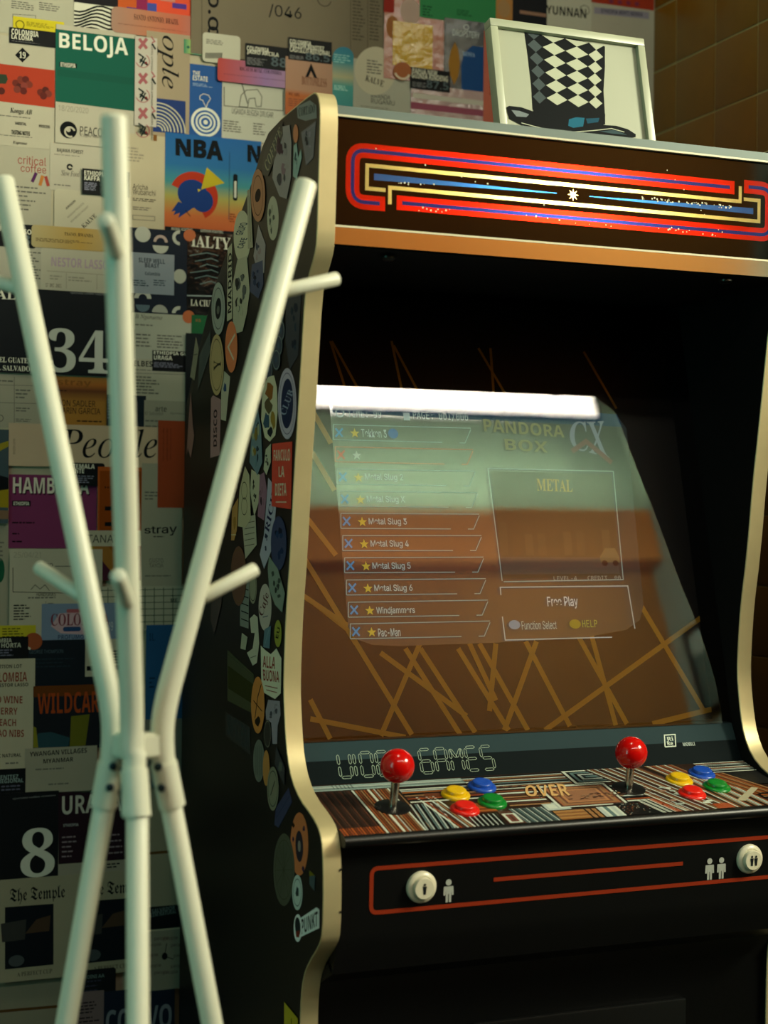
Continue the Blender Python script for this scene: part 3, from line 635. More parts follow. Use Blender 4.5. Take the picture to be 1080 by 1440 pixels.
# ------------------------------------------------------------------ framed hat print on top of the cabinet
LN = math.radians(13)
zt0 = ZC+.4085
fp = Plane((.9, 1.600, zt0), (1, 0, 0), (0, math.sin(LN), math.cos(LN)))
TLp, TRp = fp.px(688, 28), fp.px(905.5, 53); fh = (TLp.y+TRp.y)/2; fx0, fx1 = fp.px(689, 40).x, fp.px(905, 60).x
fr = empty('picture_frame', fp.w(((fx0+fx1)/2, 0), -.008)); tag(fr, 'white framed print of a checkered top hat standing on the cabinet', 'picture')
M_frame = mat('#999e88', .35, name='white_frame'); bw = .0095
def fbox(name, x0, y0, x1, y1, o0, o1, m, bevel=.0012):
    bm = bmesh.new(); add_box(bm, (x0, y0, o0), (x1, y1, o1), bevel)
    for v in bm.verts: v.co = fp.w((v.co.x, v.co.y), v.co.z)
    return bm_obj(name, bm, m, fr)
fbox('frame_rail', fx0, fh-bw, fx1, fh, -.014, .002, M_frame); fbox('frame_rail', fx0, 0, fx1, bw, -.014, .002, M_frame)
fbox('frame_stile', fx0, bw, fx0+bw, fh-bw, -.014, .002, M_frame); fbox('frame_stile', fx1-bw, bw, fx1, fh-bw, -.014, .002, M_frame)
fbox('backing', fx0+.002, .002, fx1-.002, fh-.002, -.016, -.012, mat('#3a3a34', .7), 0)
fbox('print_sheet', fx0+bw, bw, fx1-bw, fh-bw, -.012, -.004, mat('#8c917c', .5, name='print_paper', var=.04, bscale=6), 0)
fbox('easel_leg', (fx0+fx1)/2-.02, .001, (fx0+fx1)/2+.02, .11, -.020, -.016, mat('#3a3a34', .7), 0)
hp = Print(fp, -.0038, .00002)
INK, CR = '#060c10', '#a2a793'
hp.item(('p', [(739, 40), (770, 45), (812, 53), (853, 63), (853, 92), (851, 125), (853, 160), (802, 163), (751, 152), (749, 118), (744, 75)], INK))
def crown(u, v):                         # u across, v down, onto the hat's crown in the print
    xl = 740+11*v+3*math.sin(math.pi*v); xr = 852.5-1.5*v-3*math.sin(math.pi*v); yt = 42+20*u; yb_ = 152+8*u
    return (xl+(xr-xl)*u, yt+(yb_-yt)*v)
NC, NR = 9, 6
uu = [(math.sin(math.radians(-78+156*k/NC))/math.sin(math.radians(78))+1)/2 for k in range(NC+1)]
for i in range(NC):
    for j in range(-1, 13):
        if (i+j) % 2 or i % 2 == 0: continue
        uc = (uu[i]+uu[i+1])/2; hu = (uu[i+1]-uu[i]); ul, ur = max(0, uc-hu), min(1, uc+hu); v0, vc, v1 = j/(2*NR), (j+1)/(2*NR), (j+2)/(2*NR)
        if v1 > 1.02 or v0 < -.09: continue
        cI = '#3c4648' if i < 2 else CR
        hp.item(('p', [crown(uc, max(0, v0)), crown(ur, vc), crown(uc, min(1, v1)), crown(ul, vc)], cI))
hp.item(('p', [(752, 150), (802, 161), (853, 158), (853, 173), (830, 181), (790, 182), (752, 172)], INK))
hp.item(('p', [(802, 166), (812, 163), (824, 164), (822, 176), (808, 178), (801, 175)], '#1e6a86')); hp.item(('p', [(826, 165), (845, 164), (843, 170), (828, 172)], '#174e66'))
hp.item(('p', [(714, 149), (718, 147), (735, 149), (752, 155), (752, 172), (800, 180), (850, 174), (868, 175), (885, 180), (896, 187), (896, 191), (888, 192.5), (866, 189), (840, 187), (800, 187), (760, 181), (735, 174), (718, 165)], INK))
hp.item(('p', [(721, 153), (732, 154), (746, 159), (742, 163), (728, 162)], '#6a7476')); hp.item(('l', [(735, 171), (765, 179), (800, 184.5), (835, 182), (862, 179), (880, 184)], 1.2, CR))
hp.item(('p', [(845, 183), (866, 181), (884, 188), (862, 186)], '#3a5258'))
hp.build(fr, ink, {'print_shape': 'hat_print', 'print_line': 'hat_print_line'})

# ------------------------------------------------------------------ white coat stand
RC = Vector((.2957, 1.261, 0)) + _right*.0012
rack = empty('coat_stand', RC); tag(rack, 'white three legged metal coat stand in front of the poster wall', 'coat stand')
M_rack = mat('#cfd0bd', .42, bump=.04, bscale=240, name='white_powder_coat')
M_bolt = mat('#23333a', .4, .7, name='dark_bolt')
def at(dirv, r, z): return RC + dirv*r + Vector((0, 0, ZC+z))
D_front = (-FWD + _right*.02).normalized(); D_right = (_right*.866+FWD*.5); D_left = (_right*-.866+FWD*.5)
for dv, lo in ((D_front, (-FWD+_right*.22).normalized()), (D_right, D_right), (D_left, D_left)):
    up_path = [(.148, .277), (.0285, -.145), (.0250, -.160), (.0232, -.172), (.0228, -.186), (.0242, -.205), (.0315, -.238)]
    pole = tube('pole', [at(dv, r, z) for r, z in up_path[:1]]+[at(dv if z > -.19 else (dv*.5+lo*.5), r, z) for r, z in smooth_path(up_path[1:], 2)], .0094, M_rack, rack, 24)
    tube('hook', [at(dv, .1245, .184), at(dv, .178, .199)], .0060, M_rack, pole, 16)
    tube('hook', [at(dv, .0580, -.0705), at(dv, .1035, -.0490)], .0060, M_rack, pole, 16)
    tube('leg', [at(lo, .031, -.238), at(lo, .263, -1.355)], .0087, M_rack, rack, 24)
    tube('sleeve', [at((dv*.5+lo*.5).normalized(), .0243, -.204), at(lo, .0322, -.240)], .0108, M_rack, rack, 24, cap=False)
    side = dv.cross(Vector((0, 0, 1))).normalized(); bm = bmesh.new(); V = []
    for r in (0, .022):
        for z in (-.179, -.199):
            for s in (-1, 1): V.append(at(dv, r, z)+side*(.0075*s))
    vv = [bm.verts.new(v) for v in V]
    for f_ in ((0, 1, 3, 2), (4, 6, 7, 5), (0, 4, 5, 1), (2, 3, 7, 6), (0, 2, 6, 4), (1, 5, 7, 3)): bm.faces.new([vv[i] for i in f_])
    bmesh.ops.bevel(bm, geom=bm.edges[:], offset=.002, segments=2, affect='EDGES')
    bm_obj('bracket', bm, M_rack, rack)
    inner = -dv
    for (r, z) in ((.0270, -.206), (.0300, -.223)):
        for s in (-1, 1):
            ax = (side*s*.75+inner*.65).normalized(); lathe('bolt', at(dv, r-.004, z)+ax*.0085, ax, [(.0034, 0), (.0034, .0022), (.0022, .0030)], M_bolt, rack, 12)
# ------------------------------------------------------------------
# ------------------------------------------------------------------ labels and posters pasted on the wall
wp = Plane((.75, YW, ZC), (1, 0, 0), (0, 0, 1))
PLACED = []
GRP = 'coffee labels and posters pasted on the wall'
def poster(name, label, cat, x0, y0, x1, y1, color, items=(), r=0, rot=0, group=GRP, poly=None):
    ym, xm = (y0+y1)/2, (x0+x1)/2
    a0, a1 = wp.px(x0, ym).x, wp.px(x1, ym).x; bt, bb = wp.px(xm, y0).y, wp.px(xm, y1).y
    sy = wp.scale(xm, ym)[1]
    lay = 0
    for (c0, d0, c1, d1, l) in PLACED:
        if a0 < c1 and c0 < a1 and bb < d1 and d0 < bt: lay = max(lay, l+1)
    PLACED.append((a0, bb, a1, bt, lay)); off = .0001+lay*.00035
    out = rrect(a0, bb, a1, bt, r*sy)
    if poly: out = [tuple(wp.px(*q)) for q in poly]
    if rot:
        c = Vector(((a0+a1)/2, (bb+bt)/2)); an = math.radians(rot)
        out = [(c.x+(x-c.x)*math.cos(an)-(y-c.y)*math.sin(an), c.y+(x-c.x)*math.sin(an)+(y-c.y)*math.cos(an)) for x, y in out]
    o = slab(name, wp, out, off, .00025, paper(color) if isinstance(color, str) else color)
    tag(o, label, cat, group)
    p = Print(wp, off+.00025, .000015)
    for it in items: p.item(it)
    p.build(o); return o
K, Wh, Gy = '#0c0f11', '#cfccb8', '#5c5a52'
L, Q = 'coffee_label', 'label'
def tx(s, x0, y0, x1, y1, f='sb', c=K): return ('t', s, x0, y0, x1, y1, f, c)
def pa_(x0, y0, x1, y1, n, c=Gy): return ('para', x0, y0, x1, y1, n, c)
poster(L, 'white printed sheet in the top left corner above the yellow label', Q, -30, -30, 108, 50, '#a9a691', [pa_(16, 0, 48, 16, 4), pa_(55, 2, 85, 18, 4), ('l', [(18, 20), (50, 22), (50, 27), (18, 25), (18, 20)], .8, Gy)])
poster(L, 'white sheet with small diamond badge above a red orange band of coffee cherries', Q, -30, 52, 77, 206, '#aea893', [
    ('p', [(-30, 86), (77, 99), (77, 152), (-30, 139)], '#c2452c'), ('p', [(-10, 103), (9, 105), (11, 112), (8, 118), (-10, 117)], '#2c3a2a'), ('p', [(31.5, 67), (42, 77.5), (31.5, 88), (21, 77.5)], K), tx('19', 27, 73, 36, 82, 'bf', Wh)] +
    [('c', x, y, 5, 5, c) for x, y, c in ((22, 117, '#7a3328'), (29, 112, '#8a3c2e'), (36, 112, '#6a2c26'), (41, 119, '#8a3c2e'), (27, 122, '#5e2a24'), (34, 121, '#96443a'), (33, 128, '#6a2c26'), (24, 126, '#8a4034'), (57, 130, '#7a3328'), (64, 127, '#5e2a24'), (68, 132, '#8a4034'), (61, 135, '#6a2c26'), (2, 128, '#5e2a24'))] +
    [tx('Konga AB', 14, 153, 45, 162, 'bi'), pa_(-2, 163, 70, 168, 1), tx('VARIETAL', 21, 172, 37, 176), tx('PROCESS', 55, 176, 70, 180), tx('TASTING NOTES', 16, 184, 42, 190), pa_(-2, 190, 56, 194, 1), tx('Espresso', 18, 199, 38, 204, 'bi')])
poster(L, 'yellow label with a ring mark, above the long black strip at upper left', Q, 18, 27, 90, 55, '#c4b41e', [('a', 28, 35, 5, 6.5, 0, 360, '#6a621a'), pa_(37, 30, 78, 42, 4, '#7a701a')])
poster(L, 'black strip with two bold white lines under the yellow label, upper left', Q, 13, 42, 79, 64, K, [tx('COLOMBIA', 16, 42.5, 54, 50.5, 'sb', Wh), tx('LA LOMA', 16, 50, 46, 56.5, 'sb', Wh), pa_(16, 57, 60, 63, 2, '#888')])
poster(L, 'white bag front with red brown lettering and three coloured slashes', Q, -30, 206, 72, 345, '#a39e8a', [tx('critical', 25, 220, 65, 232, 'sans', '#a8473c'), tx('coffee', 29, 232, 65, 243, 'sans', '#a8473c'), ('l', [(51, 243), (45, 256)], 4.5, '#5a2a5e'), ('l', [(60, 247), (56, 261)], 4.5, '#c8803a'), ('l', [(64, 248), (68, 262)], 4.5, '#b04a40'), pa_(6, 258, 64, 300, 6)])
poster('zebra_poster', 'black and white wavy striped sheet under the orange gradient label', 'poster', 104, -30, 168, 52, Wh, [('l', [(104+8*i, y+4*math.sin(i*.9+y*.05)) for i in range(9)], 2.6, K) for y in range(13, 52, 5)] + [('r', 104, -28, 167, 11, '#1d1b1e')])
poster('abstract_poster', 'red orange sheet with purple and blue blocks at the top edge', 'poster', 166, -30, 268, 27, '#d0482a', [('r', 166, -20, 192, 14, '#d8622c'), ('r', 192, -20, 207, 16, '#9a2c5a'), ('r', 178, 10, 192, 16, '#463a8c'), ('r', 207, 4, 220, 20, '#4a58b0'), ('r', 225, -8, 246, 4, '#d88a78'), ('r', 242, 4, 262, 14, '#5a3c9a'), ('r', 240, -16, 266, -2, '#2a4ab0')])
poster(L, 'dark green label with large white heading and cream lower half', Q, 78, 41, 190, 206, '#b0aa96', [('p', [(78, 41), (190, 55), (190, 157), (78, 143)], '#1b6552'), ('p', [(80, 97), (188, 110), (188, 120), (80, 107)], '#195e4c'), ('q', 'BELOJA', [(83, 46), (179, 54), (180, 85), (83, 73)], 'sb', '#d8d8c6'), ('r', 83, 87.5, 108, 96.5, '#0e2a24'), tx('ETHIOPIA', 85, 89, 106, 95, 'sb', Wh), tx('18/20/2020', 82, 150, 124, 158, 'it', '#8a8676'),
    ('a', 96, 183, 3, 12, 0, 360, K), ('a', 98, 186, 5.5, 8, 20, 300, '#b0aa96'), tx('PEACOCK', 112, 180, 158, 192, 'ss'), tx('Coffee Roasters', 113, 190, 150, 195, 'it')])
poster(L, 'salmon label with rounded corners above the floral strip', Q, 156, 17, 284, 53, grad_mat([(0, '#a88470'), (.4, '#c07a58'), (.75, '#c4694e'), (1, '#b0766a')], 0), [tx('SANTO ANTONIO, BRAZIL', 188, 24, 251, 33, 'bf'), pa_(165, 34, 272, 46, 3, '#6a3c30')], r=8)
poster(L, 'kraft brown bag panel with sideways black italic letters and blue arcs', Q, 205, 47, 266, 195, '#9c8c72', [('tr', 'ople', 236, 88, 74, 31, -90, 'it', K), ('r', 215, 138, 260, 190, '#2a4280')] + [('a', 221, 184, r, r+1.8, 0, 95, '#b8b49c') for r in (6, 10, 14, 18, 23, 28, 33, 38)])
poster('floral_strip', 'narrow white strip with pink bows and dark leaf sprigs', 'strip', 189, 53, 220, 178, '#b8b0a2', sum([[('l', [(195, y-7), (206, y+7)], 4.5, '#b86a6e'), ('l', [(206, y-7), (195, y+7)], 4.5, '#b86a6e'), ('l', [(196, y+22), (207, y+30)], 3, '#1e2c2a'), ('l', [(198, y+32), (204, y+20)], 2, '#1e2c2a'), ('l', [(213, y), (218, y+8)], 2.6, '#1e2c2a'), ('a', 200, y+24, 9, 10.2, 200, 420, '#b86a6e'), ('c', 205, y+27, 1.6, 1.8, '#8a2a2c'), ('tr', 'SANTO ANTONIO', 213, y+20, 36, 2.6, -90, 'bf', '#3a3a34'), ('l', [(212, y-10), (217, y-3), (213, y-1)], 1.8, '#b86a6e'), ('l', [(194, y+14), (201, y+19), (196, y+27)], 2.2, '#1e2c2a')] for y in (62, 111, 160)], []))
poster('foil_sticker', 'shiny green hologram foil sticker beside the white barcode label', 'sticker', 258, 57, 285, 77, grad_mat([(0, '#3a8a6a'), (.35, '#9ab86a'), (.6, '#4a9a8a'), (1, '#78a85a')], 0, .2), [('c', 264+4*k, 67+3*(k % 2), 2, 2, c) for k, c in enumerate(('#2a6a5a', '#b0c87a', '#5aa8a0', '#3a7a4a', '#a8c890'))])
poster('kraft_bag', 'large flattened taupe bag with numerals at the top of the wall', 'bag', 268, -40, 545, 92, '#6e6450', [('tr', 'o.o', 299, 18, 52, 15, -90, 'hv', K), ('tr', 'o', 299, 45, 14, 15, -90, 'hv', K), ('q', '/046', [(377, 6), (423, 11), (423, 30), (377, 25)], 'sans', K), ('a', 455, 0, 9, 10, 180, 350, '#2a2620'), ('l', [(492, -30), (492, 80)], .8, '#4a4436'), ('l', [(516, -30), (516, 80)], .8, '#4a4436'), pa_(495, 0, 512, 60, 12, '#4c4638'), pa_(519, 0, 536, 60, 12, '#4c4638'), ('l', [(283, -20), (283, 80)], .8, '#4a4436')])
poster(L, 'blue label with white rings and a small continent outline', Q, 266, 92, 313, 197, '#1f4f8c', [tx('THE', 271, 100, 281, 106, 'sb', Wh), tx('ESTATE', 271, 107, 292, 114, 'sb', Wh), pa_(271, 116, 300, 124, 3, '#8aa0b8'), ('l', [(281, 135), (286, 132), (293, 134), (296, 139), (292, 145), (290, 151), (287, 146), (285, 141), (281, 140), (281, 135)], .9, Wh)] + [('a', 289, 172, r, r+2.6, 0, 360, '#cfd2c4') for r in (6.5, 11.5, 16.8)] + [('c', 289, 172, 3.2, 3.2, '#cfd2c4'), ('a', 289, 172, 19.2, 20.6, 0, 360, '#cfd2c4')])
poster(L, 'white rounded label with a barcode over the taupe bag', Q, 284, 49, 337, 90, '#b6b39f', [pa_(289, 55, 318, 66, 3)] + [('r', 288+2.2*k, 75, 289.2+2.2*k, 83, K) for k in range(11)], r=5)
poster(L, 'white label with an elephant line drawing under the lilac label', Q, 312, 110, 402, 200, '#b4b3a2', [('l', [(315, 122), (315, 149), (398, 156), (398, 128)], 1, K), ('l', [(336, 150), (339, 134), (346, 127), (362, 126), (368, 136), (367, 150), (360, 150), (358, 138), (350, 139), (348, 151), (336, 150)], 1, '#3a3c38'), ('l', [(340, 118), (348, 146)], 1.4, '#3a3c38'), tx('UGANDA BUGISA DRUGAR', 326, 155, 384, 163, 'ss'), pa_(338, 163, 372, 167, 1), pa_(314, 168, 340, 188, 5), pa_(356, 172, 376, 192, 5)])
poster(L, 'lilac and red gradient label lying across the elephant drawing label', Q, 305, 89, 425, 121, grad_mat([(0, '#b8443c'), (.25, '#b05a6a'), (.55, '#8a6a96'), (1, '#a07c92')], 0), [tx('RICAUM RUIZ, COLOMBIA', 336, 98, 395, 104, 'bf'), pa_(313, 104, 415, 117, 3, '#5a3a4a')], r=4)
poster(L, 'black label with bold white name and grey 88', Q, 344, 65, 404, 98, K, [tx('COLOMBIA', 346, 67, 377, 73.5, 'sb', Wh), tx('JAIRO ARCILA', 346, 73, 391, 80, 'sb', Wh), tx('88', 380, 82, 402, 95, 'sb', '#4c585c'), pa_(346, 81, 376, 95, 5, '#777')])
poster(L, 'peach label with a dark tent mark below a black label', Q, 400, 84, 466, 165, grad_mat([(0, '#b0582c'), (.35, '#b8642e'), (.45, '#b08468'), (1, '#b48a70')], 2), [('p', [(428, 109), (436, 90), (445, 112), (440, 110), (436, 101), (432, 110)], K), tx('BOTTOMLESS', 423, 110, 458, 122, 'bf', '#7a4a34'), tx('WE ARE', 404, 131, 420, 136, 'bf', '#6a3018'), pa_(404, 138, 455, 156, 4, '#8a5038')])
poster(L, 'black label with three bold white lines above the peach label', Q, 404, 57, 465, 88, K, [tx('COLOMBIA', 406, 58, 436, 64, 'sb', Wh), tx('WILTON BENITEZ', 406, 64, 454, 70, 'sb', Wh), tx('CASTILLO REGIONAL', 406, 70, 463, 77, 'sb', Wh), tx('86.5', 428, 77, 462, 87, 'sb', '#4c585c'), pa_(406, 78, 428, 86, 3, '#777')])
ar = [(466, 150), (466, 82)] + [(481-15*math.cos(math.radians(t)), 82-15*math.sin(math.radians(t))) for t in range(15, 180, 15)] + [(496, 84), (496, 152)]
poster(L, 'teal label with a rounded arch top and pale middle', Q, 466, 67, 496, 152, grad_mat([(0, '#3a8c8c'), (.35, '#4a9a92'), (.5, '#a09c78'), (.75, '#3a8c94'), (1, '#2c7a94')], 2), [pa_(468, 76, 492, 92, 4, '#8ab8b4'), pa_(468, 120, 490, 130, 3, '#a8d0c4')], poly=ar[::-1])
poster(L, 'pale grey label below the round cream sticker, behind the cabinet top', Q, 495, 88, 578, 172, '#a5a392', [tx('RWANDA', 520, 134, 547, 140, 'ss'), tx('RUGAMU', 520, 141, 553, 148, 'ss'), pa_(505, 149, 566, 158, 2)])
poster('round_sticker', 'round cream sticker with diagonal lettering beside the teal arch label', 'sticker', 497, 66, 554, 136, '#b9b198', [('tr', 'KALVE', 525, 115, 26, 9, -14, 'bf', K), pa_(514, 84, 540, 108, 5)], poly=[(525.5+29*math.cos(math.radians(t)), 101-34*math.sin(math.radians(t))) for t in range(0, 360, 12)])
poster('plastic_pack', 'shiny pink plastic pack with overlapping circles at top centre', 'pack', 538, -30, 622, 116, mat('#9a5c50', .22, bump=.5, bscale=38, var=.2, name='crinkled_pink'), [('c', 575, 18, 14, 18, '#a89084'), ('c', 550, 40, 9, 16, '#a86a3c'), ('r', 538, -28, 552, 20, '#a23024')])
poster('plastic_pack', 'shiny mustard yellow plastic pouch on the pink pack', 'pack', 550, 34, 606, 96, mat('#b8921a', .2, bump=.8, bscale=45, var=.25, name='crinkled_yellow'), [])
poster('poster', 'plain green card at the top edge beside the framed hat', 'poster', 588, -30, 696, 33, '#2c7a48', [pa_(592, 8, 606, 26, 4, '#1c5030'), pa_(640, 14, 662, 26, 3, '#1c5030')])
poster('plastic_pack', 'navy pack with orange leaf shape and blue arch', 'pack', 622, 31, 692, 165, mat('#16222e', .25, bump=.35, bscale=30, var=.15, name='crinkled_navy'), [tx('DROPSTERY', 634, 45, 672, 54, 'ss', '#b8c0bc'), ('a', 653, 40, 3, 4, 0, 360, '#b8c0bc'), ('p', [(637, 61), (642, 72), (644, 90), (642, 108), (636, 121), (630, 106), (628, 90), (631, 74)], '#b07c30'), ('p', [(646, 135), (646, 92), (650, 76), (662, 66), (676, 68), (686, 78), (690, 95), (690, 138)], '#22508c'), tx('KENYA', 648, 75, 665, 81, 'bf', '#9ab0c8'), pa_(655, 128, 680, 134, 2, '#8aa0b8')])
poster('plastic_pack', 'crinkled white plastic strip with pink border behind the cabinet top', 'pack', 575, 126, 694, 185, mat('#a58c8c', .2, bump=.9, bscale=40, var=.2, name='crinkled_white'), [('r', 578, 132, 690, 152, '#b4aea0'), ('r', 575, 154, 692, 158, '#a4566a')])
poster(L, 'black label with grey 87.5 over the navy pack', Q, 574, 99, 630, 129, K, [tx('PAPUA NEW', 577, 99.5, 612, 106, 'sb', Wh), tx('GUINEA KINDENG', 576, 106, 627, 114, 'sb', Wh), tx('87.5', 597, 116, 628, 127, 'sb', '#4c585c'), pa_(577, 116, 597, 126, 4, '#777')])
poster('round_sticker', 'small round brown sticker beside the black 87.5 label', 'sticker', 550, 89, 576, 115, '#9a5a34', [('a', 563, 102, 9, 12, 200, 340, '#c8b8a0')], poly=[(563+12.5*math.cos(math.radians(t)), 102-13*math.sin(math.radians(t))) for t in range(0, 360, 15)])
poster(L, 'tall narrow salmon label half hidden by the white picture frame', Q, 677, 46, 702, 190, '#b4604c', [('tr', 'SANTA MONICA', 688, 105, 60, 5, 90, 'bf', '#6a3026')], group=GRP)
poster('poster', 'tan and orange card at the top edge above the framed hat', 'poster', 695, -30, 720, 45, '#a8743c', [('c', 706, 14, 9, 12, '#b89060')])
poster(L, 'black label with a peach bar above the framed hat', Q, 718, -30, 768, 60, '#15171c', [('r', 728, 16, 765, 26, '#a8806a')])
poster(L, 'white label with bold black heading above the framed hat', Q, 766, -30, 829, 70, '#b6b3a0', [('q', 'YUNNAN', [(765, 9), (821, 15), (821, 28), (765, 21)], 'sb', K), ('a', 819, 16, 6, 6.8, 0, 360, K)])
poster(L, 'white label with a mauve title bar and red top beside the tiled wall', Q, 828, -30, 916, 190, '#aaa492', [('p', [(828, -30), (916, -30), (916, 17), (828, 5)], '#b83e26'), ('q', ' ', [(0, 0), (1, 0), (1, 1), (0, 1)], 'sb', K), ('p', [(832, 12), (909, 19), (909, 29), (832, 21)], '#8a8492'), ('q', 'ETHIOPIA BENTI NENKA', [(842, 14), (900, 19.5), (900, 25.5), (842, 20)], 'sb', '#3a3644'), pa_(832, 32, 890, 40, 2)] + [('c', 856+12*k, 4+1.2*k, 3, 3, '#8a3a5a') for k in range(4)])
poster(L, 'cream label with two line black heading left of the bird poster', Q, 172, 190, 232, 324, '#b5a98c', [pa_(178, 206, 202, 230, 5, '#8a8270'), tx('Aricha', 186, 259.5, 207, 267, 'sans'), tx('Wubanchi', 186, 267, 218, 275, 'sans'), pa_(186, 278, 222, 286, 2, K), pa_(186, 290, 215, 298, 2), ('l', [(186, 303), (217, 305), (217, 311), (186, 309), (186, 303)], .8, Gy), ('r', 215, 190, 220, 199, '#8a5a28')])
bird = [('q', 'NBA', [(246, 195), (313, 199), (313, 227), (246, 219)], 'xx', '#0c1418'), ('q', 'N', [(347, 204), (366, 206), (366, 231), (347, 228)], 'xx', '#0c1418'),
    ('a', 272, 276, 14, 34, -62, 158, '#c23a1e'), ('c', 270, 273, 21, 20, '#1a3c80'), ('c', 284, 283, 15, 16, '#1a3c80'), ('p', [(290, 236), (315, 258), (282, 267)], '#cdb828'), ('p', [(277, 266), (282, 267.5), (278, 271)], '#cdb828'), ('p', [(250, 284), (240, 298), (246, 297), (243, 303), (252, 300), (250, 307), (262, 299), (272, 292)], '#1a3c80'), ('l', [(260, 296), (267, 305)], 1, K),
    ('r', 327, 245, 333, 283, '#10181c', 3), ('r', 328.5, 255, 331.5, 279, '#b8b8a8', 1), ('l', [(322, 215), (321, 310)], .7, '#20405a'), pa_(322, 300, 331, 314, 4, '#8a4020'),
    ('p', [(231, 318.5), (365, 329), (365, 340), (231, 332)], '#14181a'), tx('ANIMAL ROASTERS', 240, 321, 270, 325, 'sb', '#a8a898'), tx('SUPERIOR ROASTING', 281, 324, 313, 328, 'sb', '#a8a898')]
poster('bird_poster', 'blue to orange gradient poster with a blue bird head and yellow beak', 'poster', 231, 193, 366, 334, grad_mat([(0, '#c0562a'), (.2, '#c46a34'), (.38, '#a8a050'), (.52, '#3c8a8c'), (.7, '#1f6aa0'), (1, '#1a62a4')], 2), bird)
poster(L, 'cream label with a small spiral mark and bold heading line', Q, 70, 204, 142, 270, '#aca693', [tx('BAJAWA FOREST', 80, 210, 117, 216.5, 'sb'), pa_(76, 216, 122, 222, 1), ('a', 98, 235, 2, 4.5, 0, 330, K), tx('Slow Food', 86, 240, 112, 248, 'it'), pa_(76, 258, 110, 264, 1)])
poster(L, 'cream label with diagonal lettering below the black two line label', Q, 76, 268, 142, 326, '#b4ad95', [('tr', 'KALVE', 125, 311, 26, 6, 45, 'bf', K), ('tr', 'ESPRESSO ROAST', 112, 301, 34, 2.5, 45, 'ss', Gy), ('tr', 'WASHED PROCESS', 106, 296, 32, 2.5, 45, 'ss', Gy), ('tr', 'ORIGIN', 99, 288, 18, 3, 45, 'sb', K)], r=6)
poster(L, 'black label with white heading partly behind the middle pole', Q, 115, 240, 181, 276, K, [tx('ETHIOPIA', 118, 241.5, 150, 248, 'sb', Wh), tx('KAFFA', 118, 248, 140, 254.5, 'sb', Wh), pa_(118, 256, 145, 270, 5, '#889')])
poster(L, 'sheet of dense small print at the left edge beside the date stamped label', Q, -30, 342, 62, 408, '#a39f8d', [pa_(28, 352, 58, 398, 11)])
poster(L, 'black label with bold white heading at the left edge above the small print', Q, -30, 314, 50, 347, K, [tx('GUATEMALA', -10, 315, 29, 321.5, 'sb', Wh), tx('PROGRESO', -2, 321.5, 44, 328.5, 'sb', Wh), tx('83', 18, 330, 42, 344, 'sb', '#4c585c')], r=3)
poster(L, 'white label with pale purple heading and stamped date', Q, 57, 352, 180, 414, '#b0aa95', [tx('NESTOR LASSO', 72, 364, 152, 377, 'sb', '#a08a98'), tx('17 DEC 2021', 64, 399, 86, 404, 'mono', K), ('l', [(66, 381), (165, 388)], .8, '#8a8676'), pa_(70, 386, 88, 395, 2, '#8a8676'), pa_(96, 388, 130, 398, 2, '#8a8676'), ('l', [(93, 384), (93, 406)], .7, '#8a8676'), ('l', [(136, 386), (136, 408)], .7, '#8a8676')], r=5)
poster(L, 'yellow tinted label with rounded corners above the stamped date label', Q, 44, 321, 181, 352, grad_mat([(0, '#b8a878'), (.5, '#bf9a4c'), (1, '#b8a880')], 0), [tx('TSANO, RWANDA', 90, 328, 131, 333.5, 'bf'), pa_(50, 334, 140, 346, 3, '#6a5a38')], r=5)
poster('poster', 'navy poster with white moons and crescents behind the middle pole', 'poster', 180, 323, 264, 445, '#141d2a', [('c', 200, 330, 11, 11, '#b0b0a2'), ('a', 252, 335, 6, 10.5, 90, 270, '#b0b0a2'), ('a', 225, 346, 0, 11, 180, 360, '#b0b0a2'), ('a', 225, 341, 6, 10, 0, 180, '#b09a90'), ('c', 252, 389, 9, 10, '#a8a898'), ('a', 200, 420, 6, 12, 0, 180, '#b0b0a2'), ('a', 200, 429, 0, 10, 180, 360, '#55666e'), ('a', 224, 440, 0, 11, 0, 180, '#9c9c90'), ('a', 251, 441, 5, 10, 80, 180, '#b0b0a2')])
poster(L, 'translucent grey blue label on the navy moon poster', Q, 183, 357, 244, 414, mat('#7e8890', .3, bump=.3, bscale=30, name='grey_blue_film'), [tx('SLEEP WELL', 194, 364, 231, 370.5, 'sb', '#2a3640'), tx('BEAST', 203, 371, 223, 377, 'sb', '#2a3640'), tx('Colombia', 203, 383, 224, 388, 'sb', '#2a3640'), pa_(186, 393, 208, 404, 3, '#3a4a54'), pa_(215, 393, 238, 404, 3, '#3a4a54')])
poster('plastic_pack', 'crinkled glossy black pack with white serif letters beside the cabinet', 'pack', 262, 328, 340, 448, mat('#0f1112', .18, bump=1, bscale=26, name='crinkled_black'), [('q', 'IALTY', [(268, 331), (323, 335), (323, 352), (268, 347)], 'bf', Wh), tx('LA CIUDAD', 267, 422.5, 311, 431.5, 'bf', Wh), ('l', [(262, 416), (298, 417)], 1.5, '#9aa8a4')] + [('l', [(266+7*(k % 3), 360+8*k), (290+6*(k % 2), 356+8*k), (306, 360+8*k)], 1.1, '#6a7c7a') for k in range(6)])
poster('poster', 'black poster with a huge white thirty four at left', 'poster', -84, 407, 184, 526, '#101519', [tx('34', 67, 463, 152, 525, 'bf', '#b9b9ac'), ('q', 'SPECIALTY', [(-70, 404), (51, 409), (50, 423), (-70, 419)], 'bf', Wh), tx('EL GUATEMALA', -2, 503.5, 62, 511, 'bf', Wh), tx('EL SALVADOR', -10, 514.5, 48, 522, 'bf', Wh), ('q', 'specialty coffee roasters', [(98, 410), (150, 413), (150, 417), (98, 414)], 'ss', '#888')])
